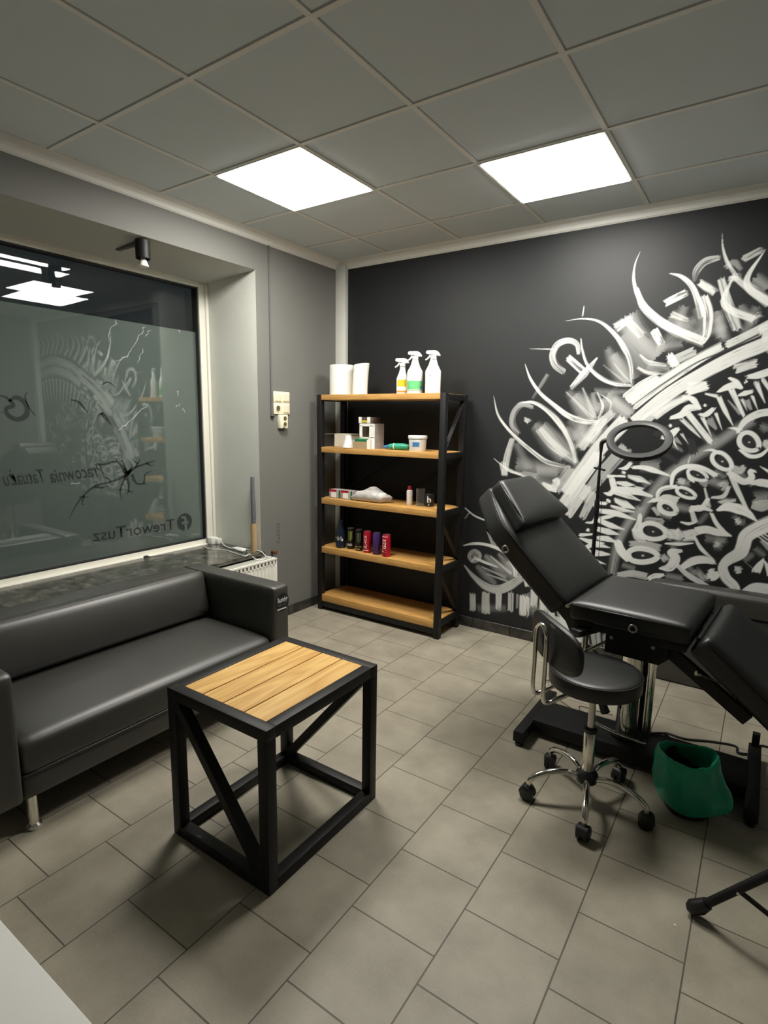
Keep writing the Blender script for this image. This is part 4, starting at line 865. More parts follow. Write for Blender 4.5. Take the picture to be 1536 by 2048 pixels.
o, W = spray('spray_bottle', 'white spray bottle with a green label, between the other two', -2.108, 3.47, .054, .292, .150,
    [('label_panel', .010, .142, -170, -10, 'white_print'), ('label_panel', .028, .090, -162, -14, 'green_print', .0010), ('label_panel', .032, .055, -45, -16, 'blue', .0014), ('label_panel', .018, .025, -160, -20, 'grey_print', .0010)])
label_text(o, W, 'ospray', .013, .112, 'grey_print', -.014)
o, W = spray('spray_bottle', 'white spray bottle with a plain white label, next to the right post', -1.963, 3.47, .053, .290, .150,
    [('label_panel', .016, .142, -166, -14, 'skin_label')])
label_text(o, W, '● e', .014, .116, 'grey_print', -.010); label_text(o, W, 'dezynfekcja', .008, .088, 'grey_print'); label_text(o, W, 'powierzchni', .008, .078, 'grey_print'); label_text(o, W, 'spray 750 ml', .007, .056, 'grey_print')

# ---- second shelf
T = 1.322+.0006
o = thing('open_carton', 'pale open cardboard carton with a raised flap at the shelf end', 'carton', (-2.735, 3.49, T))
MT['pale_card'] = plain('pale card', (.60, .55, .44), .8, var=.08)
bm = nb()
box(bm, (-.075, -.055, 0), (.085, .055, .003)); box(bm, (-.075, -.055, 0), (.085, -.052, .10)); box(bm, (-.075, .052, 0), (.085, .055, .10)); box(bm, (-.075, -.055, 0), (-.072, .055, .10)); box(bm, (.082, -.055, 0), (.085, .055, .10))
obj('carton_body', bm, 'pale_card', o)
obj('carton_flap', box(nb(), (-.075, -.055, .100), (.09, .058, .103)), 'pale_card', o); bm = nb(); box(bm, (-.11, -.05, 0), (0, .05, .002)); ob = obj('carton_flap', bm, 'pale_card', o); ob.location = (-.075, 0, .101); ob.rotation_euler = (0, math.radians(-4), 0)
o = thing('plastic_funnel', 'white conical plastic cup standing upside down by the carton', 'cup', (-2.648, 3.405, T))
obj('cone', lathe(nb(), [(.040, 0), (.044, .003), (.042, .008), (.025, .075), (.024, .094), (.0, .095)], 28, close=False), 'white_plastic', o, True)
bm = nb(); lathe(bm, [(.040, 0), (.0405, .001)], 28); obj('rim', bm, 'white_plastic', o)
o = thing('dispenser_box', 'tall white dispenser box with an open front and printed side', 'box', (-2.487, 3.475, T))
bm = nb(); box(bm, (-.07, -.05, 0), (-.066, .07, .185)); box(bm, (.066, -.05, 0), (.07, .07, .185)); box(bm, (-.066, .066, 0), (.066, .07, .185)); box(bm, (-.07, -.05, .181), (.07, .07, .185)); box(bm, (-.066, -.05, 0), (.066, -.046, .085)); box(bm, (-.066, -.05, .165), (.066, -.046, .182)); box(bm, (-.066, -.05, .08), (-.045, -.046, .17)); box(bm, (.02, -.05, .08), (.066, -.046, .17))
obj('box_body', bm, 'white_print', o); bxo('box_side', (.0702, -.05, .0), (.0712, .07, .185), 'grey_card', o)
bxo('box_interior', (-.045, .01, .10), (.02, .03, .16), 'grey_card', o); bxo('box_top', (-.07, -.05, .1852), (.07, .07, .1862), 'brown_box', o)
o = thing('small_box', 'small brown and white box lying on top of the dispenser box', 'box', (-2.49, 3.475, T+.1864))
bxo('box_body', (-.075, -.045, 0), (.055, .05, .045), 'brown_box', o, .002); bxo('box_end', (-.078, -.048, 0), (-.05, -.044, .046), 'white_print', o, .002); bxo('box_end', (.0, -.048, 0), (.03, -.044, .046), 'white_print', o, .002); bxo('box_strip', (-.05, -.0465, .006), (0, -.044, .022), 'yellow', o)
o = thing('open_tray_box', 'open brown card tray holding green sachets in front of the dispenser box', 'box', (-2.505, 3.392, T))
bm = nb(); prism(bm, [(-.022, 0), (-.025, .052), (-.022, .052), (-.018, .003), (.020, .003), (.020, .075), (.023, .075), (.023, 0)], 0, -.07, .058); obj('tray', bm, 'card', o)
bm = nb(); prism(bm, [(-.022, .0), (.023, .0), (.023, .075), (-.025, .052)], 0, -.072, -.0705); prism(bm, [(-.022, .0), (.023, .0), (.023, .085), (-.025, .062)], 0, .0585, .060); obj('tray_side', bm, 'white_print', o)
bm = nb(); rbox(bm, (.12, .032, .065), .01, 6, Matrix.Translation((-.006, .002, .042))); obj('sachets', bm, 'dark_green', o, 'all')
o = thing('tipped_bottle', 'green squeeze bottle with blue cap lying on its side on the shelf', 'bottle', (-2.25, 3.44, T+.0015))
bm = nb(); tube(bm, [(-.045, -.01, .021), (-.035, -.008, .022), (0, 0, .024), (.06, .012, .024), (.105, .02, .022), (.112, .021, .02)], [.012, .018, .023, .024, .018, .008], 20, smooth=5); obj('bottle_body', bm, 'green_bottle', o, True)
bm = nb(); tube(bm, [(-.082, -.018, .016), (-.06, -.013, .018), (-.044, -.01, .021)], [.010, .014, .0145], 16); obj('bottle_cap', bm, 'blue', o, True)
bm = nb(); tube(bm, [(-.004, -.0008, .0235), (.002, .0005, .024)], [.0245, .0248], 20); obj('bottle_band', bm, 'white_plastic', o, True)
o = thing('plastic_tub', 'white lidded plastic tub with a blue label on the second shelf down', 'tub', (-2.055, 3.44, T))
obj('tub_body', lathe(nb(), [(.056, 0), (.058, .004), (.063, .088)], 32), 'white_plastic', o, True); obj('tub_lid', lathe(nb(), [(.066, .086), (.068, .090), (.068, .106), (.065, .110), (.0, .111)], 32, close=False), 'white_plastic', o, True)
bm = nb(); rows = []
for i in range(11):
    a = math.radians(-94+46*i/10); rows.append([bm.verts.new(((.0585+z/20+.0008)*math.cos(a), (.0585+z/20+.0008)*math.sin(a), z)) for z in (.034, .064)])
for a, b in zip(rows, rows[1:]): bm.faces.new((a[0], b[0], b[1], a[1]))
obj('tub_label', bm, 'blue', o, 'all')

# ---- third shelf
T = .922+.0006
def smallbox(x, label):
    o = thing('small_carton', label, 'box', (x, 3.455, T), group='small cartons on the middle shelf')
    bxo('carton_body', (-.055, -.038, 0), (.055, .045, .066), 'grey_card', o, .001)
    bxo('carton_stripe', (-.0552, -.0388, .050), (.02, -.0375, .0665), 'red', o); bxo('carton_front', (-.035, -.0386, .006), (.015, -.0375, .048), 'white_print', o)
    bxo('carton_edge', (.040, -.0387, 0), (.0555, -.0375, .0662), 'dark_green', o); return o
smallbox(-2.79, 'small grey carton with red stripe beside the left shelf post'); smallbox(-2.672, 'small grey carton with red stripe touching the plastic bag')
rn = random.Random(4)
def bagfn(p, u):
    a = math.atan2(p.y, p.x); s_ = 1+.10*math.sin(5*a+1)+.06*math.sin(11*a)
    top = max(0, u.z); p.x *= s_*(1-.35*top); p.y *= s_*(1-.25*top)
    if u.z > 0: p.z += .018*math.sin(p.x*38+1)*math.cos(p.y*30)*u.z
    p.x += .02 if u.z > 0 else 0
    return p
bm = nb(); rbox(bm, (.30, .14, .105), .045, 12, Matrix.Translation((0, 0, .0525)) , bagfn)
zmin = min(v.co.z for v in bm.verts)
for v in bm.verts: v.co.z = max(.0005, (v.co.z-zmin)*(1-.35*abs(v.co.x)/.2))
o = thing('plastic_bag', 'crumpled clear plastic bag full of white swabs lying on the middle shelf', 'bag', (-2.468, 3.455, T)); obj('bag_film', bm, 'clear_bag', o, 'all')
bm = nb(); rbox(bm, (.26, .11, .080), .035, 10, Matrix.Translation((0.005, 0, .042)), lambda p, u: Vector((p.x, p.y, p.z*(1-.3*abs(p.x)/.15)))); 
for v in bm.verts: v.co.z = max(.003, v.co.z)
obj('bag_contents', bm, plain('white swabs', (.80, .76, .72), .9, var=.15, nscale=50, bump=.6, bscale=70), o, 'all')
o = thing('pill_bottle', 'slim white bottle with a dark red cap on the middle shelf', 'bottle', (-2.148, 3.50, T))
obj('bottle_body', lathe(nb(), [(.021, 0), (.0225, .003), (.0225, .100), (.020, .108), (.014, .112)], 28), 'white_plastic', o, True); obj('bottle_cap', lathe(nb(), [(.0155, .109), (.0155, .135), (.013, .138), (0, .138)], 24, close=False), 'red_cap', o, True)
o = thing('tumbler', 'tall clear drinking glass on the middle shelf', 'glass', (-2.062, 3.510, T))
obj('glass_wall', lathe(nb(), [(.0, .001), (.026, .001), (.029, .006), (.032, .125), (.0305, .125), (.0275, .012), (0, .012)], 32, close=False), 'tumbler', o, True); obj('glass_base', lathe(nb(), [(.026, 0), (.027, .004)], 32), 'tumbler', o, True)
def can(name, label, x, y, z, r, h, mat, stripes=(), txt=None, group=None, cat='can'):
    o = thing(name, label, cat, (x, y, z), group=group)
    obj('can_body', lathe(nb(), [(r*.82, 0), (r*.86, .002), (r, .010), (r, h-.014), (r*.86, h-.003)], 32), mat, o, True)
    obj('can_lid', lathe(nb(), [(r*.87, h-.003), (r*.88, h), (r*.80, h), (r*.78, h-.004), (0, h-.004)], 32, close=False), 'alu', o, True)
    for nm, z0, z1, a0, a1, m in stripes:
        bm = nb(); rows = []
        for i in range(9):
            a = math.radians(a0+(a1-a0)*i/8); rows.append([bm.verts.new(((r+.0006)*math.cos(a), (r+.0006)*math.sin(a), zz)) for zz in (z0, z1)])
        for p_, q_ in zip(rows, rows[1:]): bm.faces.new((p_[0], q_[0], q_[1], p_[1]))
        obj(nm, bm, m, o, 'all')
    if txt:
        s, size, ang, zc_, m, sh = txt; bm = text_bm(s, size, sh, bold=size*.02)
        yb = sum(v.co.y for v in bm.verts)/len(bm.verts)
        warp(bm, lambda c: ((r+.001)*math.cos(math.radians(ang)-(c.y-yb)/r), (r+.001)*math.sin(math.radians(ang)-(c.y-yb)/r), zc_+c.x))
        obj('can_writing', bm, m, o)
    return o
o = thing('black_bottle', 'black container with a white letter b behind the right shelf post', 'bottle', (-2.000, 3.535, T))
obj('bottle_body', lathe(nb(), [(.034, 0), (.036, .004), (.036, .088), (.033, .092), (0, .092)], 32, close=False), 'black_plastic', o, True); bm = nb(); lathe(bm, [(.033, 0), (.034, .001)], 32); obj('bottle_base', bm, 'black_plastic', o)
bm = text_bm('b', .065, bold=.0015); xm = sum(v.co.x for v in bm.verts)/len(bm.verts)
warp(bm, lambda c: (.0367*math.sin((c.x-xm)/.036+.42), -.0367*math.cos((c.x-xm)/.036+.42), .030+c.y)); obj('bottle_writing', bm, 'white_print', o)
bm = nb(); box(bm, (.010, -.0362, .010), (.018, -.0325, .016)); obj('bottle_mark', bm, 'white_print', o)

# ---- fourth shelf
T = .5286; G4 = 'drink cans on the second shelf from the floor'
o = thing('water_bottle', 'dark plastic drink bottle beside the left shelf post', 'bottle', (-2.742, 3.435, T))
obj('bottle_body', lathe(nb(), [(.034, 0), (.040, .006), (.040, .045), (.037, .055), (.040, .065), (.040, .105), (.034, .130), (.022, .160), (.015, .182), (.014, .196)], 32), 'pet_dark', o, True)
obj('bottle_cap', lathe(nb(), [(.016, .195), (.016, .218), (.014, .220)], 24), plain('navy cap', (.01, .015, .03), .4), o, True)
bm = nb(); rows = []
for i in range(11):
    a = math.radians(-125+90*i/10); rows.append([bm.verts.new((.0408*math.cos(a), .0408*math.sin(a), zz)) for zz in (.070+.01*math.sin(i), .088+.012*math.sin(i*1.7))])
for a, b in zip(rows, rows[1:]): bm.faces.new((a[0], b[0], b[1], a[1]))
obj('bottle_label', bm, 'grey_print', o); bm = nb(); vs = [bm.verts.new((.0412*math.cos(math.radians(a)), .0412*math.sin(math.radians(a)), z)) for a, z in ((-55, .066), (-28, .058), (-24, .078))]; bm.faces.new(vs); obj('bottle_mark', bm, 'white_print', o)
def claws(m, zb=.066, zt=.142):
    return [('can_emblem', zb+.006*(i == 0)+.012*(i == 2), zt-.004*(i != 1), a, a+9, m) for i, a in enumerate((-82, -62, -42))]+[('can_emblem', zt-.007, zt, -86, -75, m), ('can_emblem', zt-.005, zt+.002, -64, -51, m), ('can_emblem', zt-.007, zt, -41, -29, m)]
can('drink_can', 'black drink can with a lime green claw emblem and silver lid', -2.655, 3.452, T, .031, .166, 'black_can', claws('lime')+[('can_band', .026, .044, -150, -30, 'grey_print')], group=G4)
can('drink_can', 'black drink can with a dull green claw emblem and gold lettering', -2.565, 3.440, T, .031, .166, 'black_can', claws('olive_print')+[('can_band', .030, .038, -110, -74, 'gold_print'), ('can_band', .030, .038, -50, -16, 'gold_print'), ('can_band', .012, .018, -140, -40, 'gold_print')], group=G4)
can('drink_can', 'red drink can with white vertical lettering between the black and purple cans', -2.473, 3.425, T, .031, .167, 'red', [('can_band', .018, .024, -140, -40, 'white_print')], ('BLACK', .033, -88, .084, 'white_print', .2), G4)
can('drink_can', 'purple drink can with a silver lid between two red cans', -2.383, 3.420, T, .031, .167, 'purple', [], None, G4)
can('drink_can', 'red drink can with white slanted lettering, last in the row by the open shelf space', -2.285, 3.408, T, .033, .167, 'red', [('can_band', .152, .156, -140, -40, 'white_print')], ('TIGER', .040, -89, .078, 'white_print', .3), G4)

# ------------------------------------------------------------------ treatment bed
bd = thing('treatment_bed', 'black reclining treatment bed on chrome column in front of the mural', 'treatment bed', (-.42, 2.68, 0))
def bpart(name, bm, mat, par=bd, smooth=True): return obj(name, bm, mat, par, smooth)
# base: H of steel (local coordinates)
bpart('base_bar', box(nb(), (-.455, -.255, .022), (-.405, .26, .075), .003), 'black_metal')
bpart('base_bar', box(nb(), (.485, -.255, .022), (.535, .30, .075), .003), 'black_metal')
bpart('base_plate', box(nb(), (-.407, -.125, .030), (.487, .105, .088), .003), 'black_metal')
for xx, yy in ((-.43, -.235), (-.43, .24), (.51, -.235), (.51, .28)): bpart('levelling_foot', lathe(nb(), [(.018, 0), (.020, .004), (.020, .016), (.008, .024)], 16, (xx, yy, 0)), 'black_plastic')
bpart('end_stop', box(nb(), (.495, .27, .075), (.525, .30, .135), .002), 'black_metal')
bpart('column', lathe(nb(), [(.048, .086), (.048, .36), (.040, .36), (.040, .60)], 32), 'chrome')
bpart('column_guide', lathe(nb(), [(.017, .086), (.017, .45), (.020, .45), (.020, .48)], 20, (.085, .02, 0)), 'chrome')
bpart('column_guide', lathe(nb(), [(.012, .086), (.012, .52)], 20, (.05, .055, 0)), 'black_metal')
bpart('column_base', lathe(nb(), [(.070, .086), (.070, .098), (.052, .106)], 32), 'black_metal')
bm = nb(); tube(bm, [(-.135, -.085, .15), (-.05, -.09, .135), (.06, -.085, .12), (.10, -.08, .118)], .007, 10, smooth=5); bpart('pump_lever', bm, 'chrome')
bm = nb(); tube(bm, [(-.145, -.085, .152), (-.125, -.085, .149)], .014, 14); bpart('pump_pedal', bm, 'chrome')
bm = nb(); tube(bm, [(.03, -.075, .34), (.035, -.08, .22), (.10, -.08, .12)], .0035, 8, smooth=6); bpart('pump_hose', bm, 'black_plastic')
bm = nb(); tube(bm, [(-.145, -.06, .345), (-.115, -.06, .27), (-.085, -.06, .20)], [.010, .015, .022], 12, smooth=4); bpart('hand_control', bm, 'black_plastic')
up = bpy.data.objects.new('upholstery', None); C.objects.link(up); up.parent = bd; up.rotation_euler = (0, 0, math.radians(-4.5))
UP = Matrix.Rotation(math.radians(-4.5), 4, 'Z'); bpy.data.objects.remove(up)
def upart(name, bm, mat, smooth='all'):
    for v in bm.verts: v.co = UP @ v.co
    return obj(name, bm, mat, bd, smooth)
def puff(h):
    def fn(p, u):
        if u.z > 0: p.z += h*(1-u.x**4)*(1-u.y**4)
        return p
    return fn
bm = nb(); rbox(bm, (.478, .575, .085), .022, 12, Matrix.Translation((.032, 0, .730)), puff(.016)); upart('seat_pad', bm, 'bed_leather')
bm = nb(); box(bm, (-.19, -.27, .655), (.255, .27, .690), .004); upart('seat_frame', bm, 'black_metal', True)
bm = nb(); prism(bm, [(-.055, .57), (.16, .57), (.19, .60), (.19, .66), (-.055, .66)], 1, -.25, .25); upart('lift_housing', bm, 'black_metal', False)
# seat edge piping
def piping(pts, name='piping'):
    bm = nb(); tube(bm, pts, .0042, 8); return upart(name, bm, 'bed_leather')
piping([(-.195, -.287, .758), (.262, -.287, .758)])
# backrest: pad profile narrows towards the head
ang = math.radians(43.5); BX, BZ = -.222, .752
bxf = Matrix.Translation((BX, 0, BZ)) @ Matrix.Rotation(-(PI-ang), 4, 'Y') @ Matrix.Rotation(PI, 4, 'X')
ux, uz = Vector((-math.cos(ang), 0, math.sin(ang))), Vector((math.sin(ang), 0, math.cos(ang)))
def B(s, y, n): return Vector((BX, 0, BZ))+ux*s+Vector((0, 1, 0))*y+uz*n
def taper(s, full, k=.43, end=.665, narrow=.155):
    return full-(narrow*max(0, (s-k)/(end-k))**1.15)
def backpad():
    bm = nb(); L, TH_ = .665, .105
    def fn(p, u):
        s = p.x+L/2; wy = taper(s, .300); y = p.y/.300*wy
        n = p.z
        if u.z > 0: n += .016*(1-u.x**4)*(1-u.y**4)
        return B(s, y, n-.035)
    rbox(bm, (L, .600, TH_), .022, 16, None, fn); return bm
upart('backrest_pad', backpad(), 'bed_leather')
piping([B(s, -taper(s, .301), .010) for s in np.linspace(.02, .64, 16)])
for yy in (-.22, .22):
    bm = nb(); beam(bm, B(.05, yy, -.098), B(.50, yy, -.098), .03, .02); upart('backrest_frame', bm, 'black_metal', False)
def pillowfn(p, u):
    s = .515+p.x; y = p.y*(1+.05*u.x*-1); n = p.z
    if u.z > 0: n += .010*(1-u.x**4)*(1-u.y**4)
    return B(s, y*(1-.30*(u.x+1)/2)-.0*s, n+.056)
bm = nb(); rbox(bm, (.265, .53, .075), .020, 12, None, pillowfn); upart('head_pillow', bm, 'bed_leather')
bm = nb(); tube(bm, [B(.395, -.262, .086), B(.635, -.189, .086)], .0035, 8); upart('pillow_seam', bm, 'bed_leather')
def grommet(c, nrm, R_=.019, r_=.011):
    bm = nb(); lathe(bm, [(r_, -.004), (R_, -.004), (R_, .002), (R_-.002, .004), (r_+.001, .003), (r_, .0)], 24, close=False)
    qn = Vector((0, 0, 1)).rotation_difference(Vector(nrm)); 
    for v in bm.verts: v.co = qn @ v.co + Vector(c)
    return upart('grommet', bm, 'steel')
grommet(B(.355, -.301, -.055), (0, -1, 0)); grommet((.06, -.289, .712), (0, -1, 0))
for c in ((-.03, -.252, .64), (.135, -.252, .64)):
    bm = nb(); tube(bm, [(c[0], -.246, c[2]), (c[0], -.256, c[2])], .008, 14); upart('bolt', bm, 'steel', True)
# leg rest
la = math.radians(39); LX, LZ = .312, .730
def Lp(s, y, n): return Vector((LX+math.cos(la)*s+math.sin(la)*n, y, LZ-math.sin(la)*s+math.cos(la)*n))
def legfn(p, u):
    n = p.z
    if u.z > 0: n += .018*(1-u.x**4)*(1-u.y**4)
    return Lp(p.x+.245, p.y, n-.03)
bm = nb(); rbox(bm, (.49, .575, .105), .028, 14, None, legfn); upart('leg_pad', bm, 'bed_leather')
bm = nb(); tube(bm, [Lp(.01, -.288, .012), Lp(.02, -.289, .008), Lp(.47, -.289, .008)], .0035, 8); upart('piping', bm, 'bed_leather')
for yy in (-.20, .20):
    bm = nb(); beam(bm, (.14, yy, .655), Lp(.32, yy, -.13), .03, .05); upart('leg_frame', bm, 'black_metal', False)
bm = nb(); tube(bm, [(.30, -.24, .575), (.46, -.24, .54)], .0035, 8); upart('gas_strut', bm, 'chrome', True)
bm = nb(); tube(bm, [(.295, -.246, .576), (.307, -.236, .573)], .010, 12); upart('strut_joint', bm, 'steel', True)
bm = nb(); tube(bm, [Lp(.40, -.20, -.09), Lp(.47, -.21, -.13), Lp(.53, -.215, -.135)], [.012, .014, .018], 12, smooth=4); upart('adjusting_knob', bm, 'black_plastic', True)
# hinge plates, hinge rod and armrests
for yy in (-.24, .24):
    bm = nb(); prism(bm, [(-.34, .80), (-.20, .72), (-.165, .60), (-.20, .595), (-.235, .66), (-.30, .72)], 1, yy-.003, yy+.003); upart('hinge_plate', bm, 'tinted', False)
bm = nb(); tube(bm, [(-.222, -.27, .742), (-.222, .27, .742)], .010, 12); upart('hinge_rod', bm, 'chrome', True)
bm = nb(); tube(bm, [(.292, -.25, .715), (.292, .25, .715)], .009, 12); upart('hinge_rod', bm, 'black_metal', True)
for yy in (-.18, .18):
    bm = nb(); tube(bm, [(-.25, yy, .735), (-.10, yy, .64), (.0, yy, .60)], .011, 12, smooth=4); upart('back_linkage', bm, 'chrome', True)
bm = nb(); beam(bm, (-.26, .0, .60), (-.02, .02, .625), .05, .012); upart('linkage_plate', bm, 'chrome', False)
for sg in (-1, 1):
    bm = nb(); rbox(bm, (.058, .23, .030), .008, 6, Matrix.Translation((-.125, sg*.205, .645)) @ Matrix.Rotation(math.radians(20*sg), 4, 'Z')); upart('armrest_pad', bm, 'bed_leather')
    bm = nb(); tube(bm, [(-.150, sg*.235, .705), (-.150, sg*.235, .55), (-.14, sg*.20, .535), (-.05, sg*.16, .60)], .008, 10); upart('armrest_post', bm, 'chrome', True)

# ------------------------------------------------------------------ swivel stool
st = thing('swivel_stool', 'black round swivel stool with small backrest on a chrome castor base', 'stool', (-.478, 2.215, 0))
bm = nb(); prof = [(.0, .512), (.168, .512), (.174, .515), (.176, .520), (.176, .566), (.1745, .572), (.169, .576), (.15, .579), (.10, .582), (.05, .583), (.0, .583)]
lathe(bm, prof, 48, close=False); bmesh.ops.remove_doubles(bm, verts=bm.verts[:], dist=1e-5); obj('seat', bm, 'bed_leather', st, True)
bm = nb(); pts = [(.1750*math.cos(a), .1750*math.sin(a), .570) for a in np.linspace(0, 2*PI, 49)]; tube(bm, pts, .0028, 6, cap=False); obj('piping', bm, 'bed_leather', st, True)
obj('seat_plate', box(nb(), (-.09, -.09, .502), (.09, .09, .516), .004), 'black_metal', st, True)
obj('gas_lift', lathe(nb(), [(.0135, .30), (.0135, .505)], 24), 'steel', st, True)
obj('column', lathe(nb(), [(.024, .135), (.024, .318), (.022, .322)], 28), 'chrome', st, True)
obj('column_collar', lathe(nb(), [(.0255, .308), (.0265, .312), (.0265, .324), (.020, .328)], 28), 'black_plastic', st, True)
obj('hub', lathe(nb(), [(.028, .088), (.040, .092), (.044, .105), (.044, .122), (.038, .132), (.028, .142)], 28), 'black_plastic', st, True)
foot = [(-.423, 1.982), (-.69, 2.078), (-.244, 2.189), (-.662, 2.347), (-.393, 2.438)]
for i, (fx, fy) in enumerate(foot):
    a = math.atan2(fy+.0-2.215, fx+.478); ca, sa = math.cos(a), math.sin(a); Rr = .236
    def Q(r, z, s=0): return (r*ca-s*sa, r*sa+s*ca, z)
    bm = nb(); tube(bm, [Q(.036, .112), Q(.09, .128), Q(.15, .124), Q(.20, .108), Q(.230, .086), Q(.236, .070)], [.011, .0125, .0125, .0125, .012, .010], 14, smooth=6); lg = obj('base_leg', bm, 'chrome', st, True)
    ca2 = a+random.uniform(-.9, .9)
    cs = bpy.data.objects.new('castor', None); C.objects.link(cs); cs.parent = st; cs.location = (Rr*ca, Rr*sa, 0); cs.rotation_euler = (0, 0, ca2)
    for yy in (-.014, .014):
        bm = nb(); tube(bm, [(0, yy-.010, .028), (0, yy-.007, .028), (0, yy+.007, .028), (0, yy+.010, .028)], [.021, .028, .028, .021], 22); obj('castor_wheel', bm, 'black_plastic', cs, True)
    bm = nb(); tube(bm, [(.004, -.025, .033), (.004, -.02, .034), (.004, .02, .034), (.004, .025, .033)], [.016, .0285, .0285, .016], 20)
    for v in bm.verts: v.co.z = max(v.co.z, .030)
    obj('castor_hood', bm, 'black_plastic', cs, True)
    obj('castor_stem', lathe(nb(), [(.008, .05), (.008, .076)], 12), 'steel', cs, True)
# backrest on a chrome loop; local frame: e along the pad, nrm towards the seat
pc = Vector((-.133, -.150, 0)); ev = Vector((.727, -.686, 0)); nv = Vector((.686, .727, 0))
def K(s, n, z): return pc+ev*s+nv*n+Vector((0, 0, z))
def padfn(p, u): return p
bm = nb(); n_ = 40; rows = []
for n2, sc_ in ((-.012, .95), (-.009, .985), (-.004, 1.0), (.004, 1.0), (.009, .985), (.012, .95)):
    ring_ = []
    for kk in range(n_):
        a = 2*PI*kk/n_; c_, s_ = math.cos(a), math.sin(a); ex = math.copysign(abs(c_)**.62, c_); ez = math.copysign(abs(s_)**.72, s_)
        ss = ex*.182*sc_; zz = .708+ez*.088*sc_+.0; ring_.append(bm.verts.new(K(ss, n2+.55*ss*ss, zz-.06*ss)))
    rows.append(ring_)
for a, b in zip(rows, rows[1:]):
    for kk in range(n_): bm.faces.new((a[kk], a[(kk+1) % n_], b[(kk+1) % n_], b[kk]))
bm.faces.new(rows[0][::-1]); bm.faces.new(rows[-1]); obj('backrest', bm, 'bed_leather', st, True)
lo_s, hi_s = -.080, .004
loop = [Vector((-.03, .02, .500)), K(lo_s+.01, .11, .497), K(lo_s, .05, .475), K(lo_s, -.005, .458), K(lo_s, -.026, .485), K(lo_s, -.026, .60), K(lo_s, -.026, .715), K(lo_s+.012, -.026, .75), K((lo_s+hi_s)/2, -.026, .766), K(hi_s-.012, -.026, .75), K(hi_s, -.026, .715), K(hi_s, -.026, .60), K(hi_s, -.026, .485), K(hi_s, -.005, .458), K(hi_s, .05, .475), K(hi_s+.01, .11, .497), Vector((.03, -.02, .500))]
bm = nb(); tube(bm, loop, .0088, 12, smooth=6); obj('backrest_frame', bm, 'chrome', st, True)

# ------------------------------------------------------------------ waste bin with green liner
bn = thing('waste_bin', 'small black waste bin lined with a shiny green bag beside the stool', 'bin', (-.125, 2.410, 0))
obj('bin_body', lathe(nb(), [(.0, .002), (.080, .002), (.086, .006), (.099, .215), (.097, .215), (.083, .012), (0, .010)], 40, close=False), 'black_plastic', bn, True)
bm = nb(); n_ = 72; rows = []
prof = [(.096, .150, 0), (.098, .232, 0), (.100, .250, 0.0), (.108, .247, .2), (.114, .225, .5), (.118, .185, .8), (.121, .14, 1), (.121, .095, 1), (.116, .052, 1), (.106, .030, .8)]
rn = np.random.RandomState(3); ph = rn.rand(8)*6.28
for r_, z_, k_ in prof:
    rg = []
    for kk in range(n_):
        a = 2*PI*kk/n_
        wv = sum(math.sin((3+2*j)*a+ph[j])/(2+j) for j in range(6))
        bulge = math.exp(-(((a+.35+PI) % (2*PI)-PI)/.42)**2)          # gathered knot towards +x
        rr = r_+k_*(.006*wv*(1+z_*4))+k_*bulge*.055*math.exp(-((z_-.10)/.055)**2)
        zz = z_+(.012*math.sin(2*a+1.0)+.010*math.sin(a+2.4))*(1 if z_ > .2 else .5)+.004*wv*k_
        rg.append(bm.verts.new((rr*math.cos(a)-.028*z_*4*.6, rr*math.sin(a)-.04*z_*4*.6+.01, zz)))
    rows.append(rg)
for a, b in zip(rows, rows[1:]):
    for kk in range(n_): bm.faces.new((a[kk], a[(kk+1) % n_], b[(kk+1) % n_], b[kk]))
lin = obj('liner', bm, 'bin_bag', bn, 'all'); lin['label'] = 'crinkled translucent green bag'
tx = bpy.data.textures.new('crinkle', 'CLOUDS'); tx.noise_scale = .05; tx.noise_depth = 4; md = lin.modifiers.new('sub', 'SUBSURF'); md.levels = md.render_levels = 2
md = lin.modifiers.new('crinkle', 'DISPLACE'); md.texture = tx; md.strength = .015; md.mid_level = .5

# ------------------------------------------------------------------ ring lamp on a stand
rl = thing('ring_lamp', 'black ring lamp on a thin stand behind the bed', 'ring lamp', (-.79, 3.36, 0))
for kk in range(3):
    a = 2*PI*kk/3+.5; bm = nb(); tube(bm, [(0, 0, .22), (.26*math.cos(a), .26*math.sin(a), .012)], .008, 8); obj('stand_leg', bm, 'black_metal', rl, True)
obj('stand_pole', lathe(nb(), [(.011, .05), (.011, 1.05), (.009, 1.05), (.009, 1.24), (.007, 1.24), (.007, 1.385)], 14), 'black_metal', rl, True)
obj('pole_clamp', lathe(nb(), [(.014, 1.02), (.015, 1.03), (.015, 1.08), (.012, 1.10)], 14), 'black_plastic', rl, True)
bm = nb(); tube(bm, [(-.03, -.01, 1.285), (.03, .01, 1.272)], .006, 8); obj('clamp_knob', bm, 'black_plastic', rl, True)
bm = nb(); tube(bm, [(0, 0, 1.375), (0, 0, 1.42), (.012, 0, 1.438), (.04, -.005, 1.445)], [.008, .012, .013, .010], 12, smooth=4); obj('tilt_joint', bm, 'black_plastic', rl, True)
def RL(px): return at(px, 1, 3.36)-Vector((-.79, 3.36, 0))
pl_, pr_, pt_, pb_ = RL((1214, 868)), RL((1344, 893)), RL((1262, 844)), RL((1296, 918))
cc = (pl_+pr_+pt_+pb_)/4; Rg = (pr_-pl_).length/2
xa = Vector((1, 0, -.10)).normalized(); tilt = math.radians(36); ya = Vector((0, math.cos(tilt), math.sin(tilt))); ya = (ya-xa*ya.dot(xa)).normalized(); za = xa.cross(ya)
rxf = Matrix(((xa.x, ya.x, za.x, cc.x), (xa.y, ya.y, za.y, cc.y), (xa.z, ya.z, za.z, cc.z), (0, 0, 0, 1)))
Rg = .168
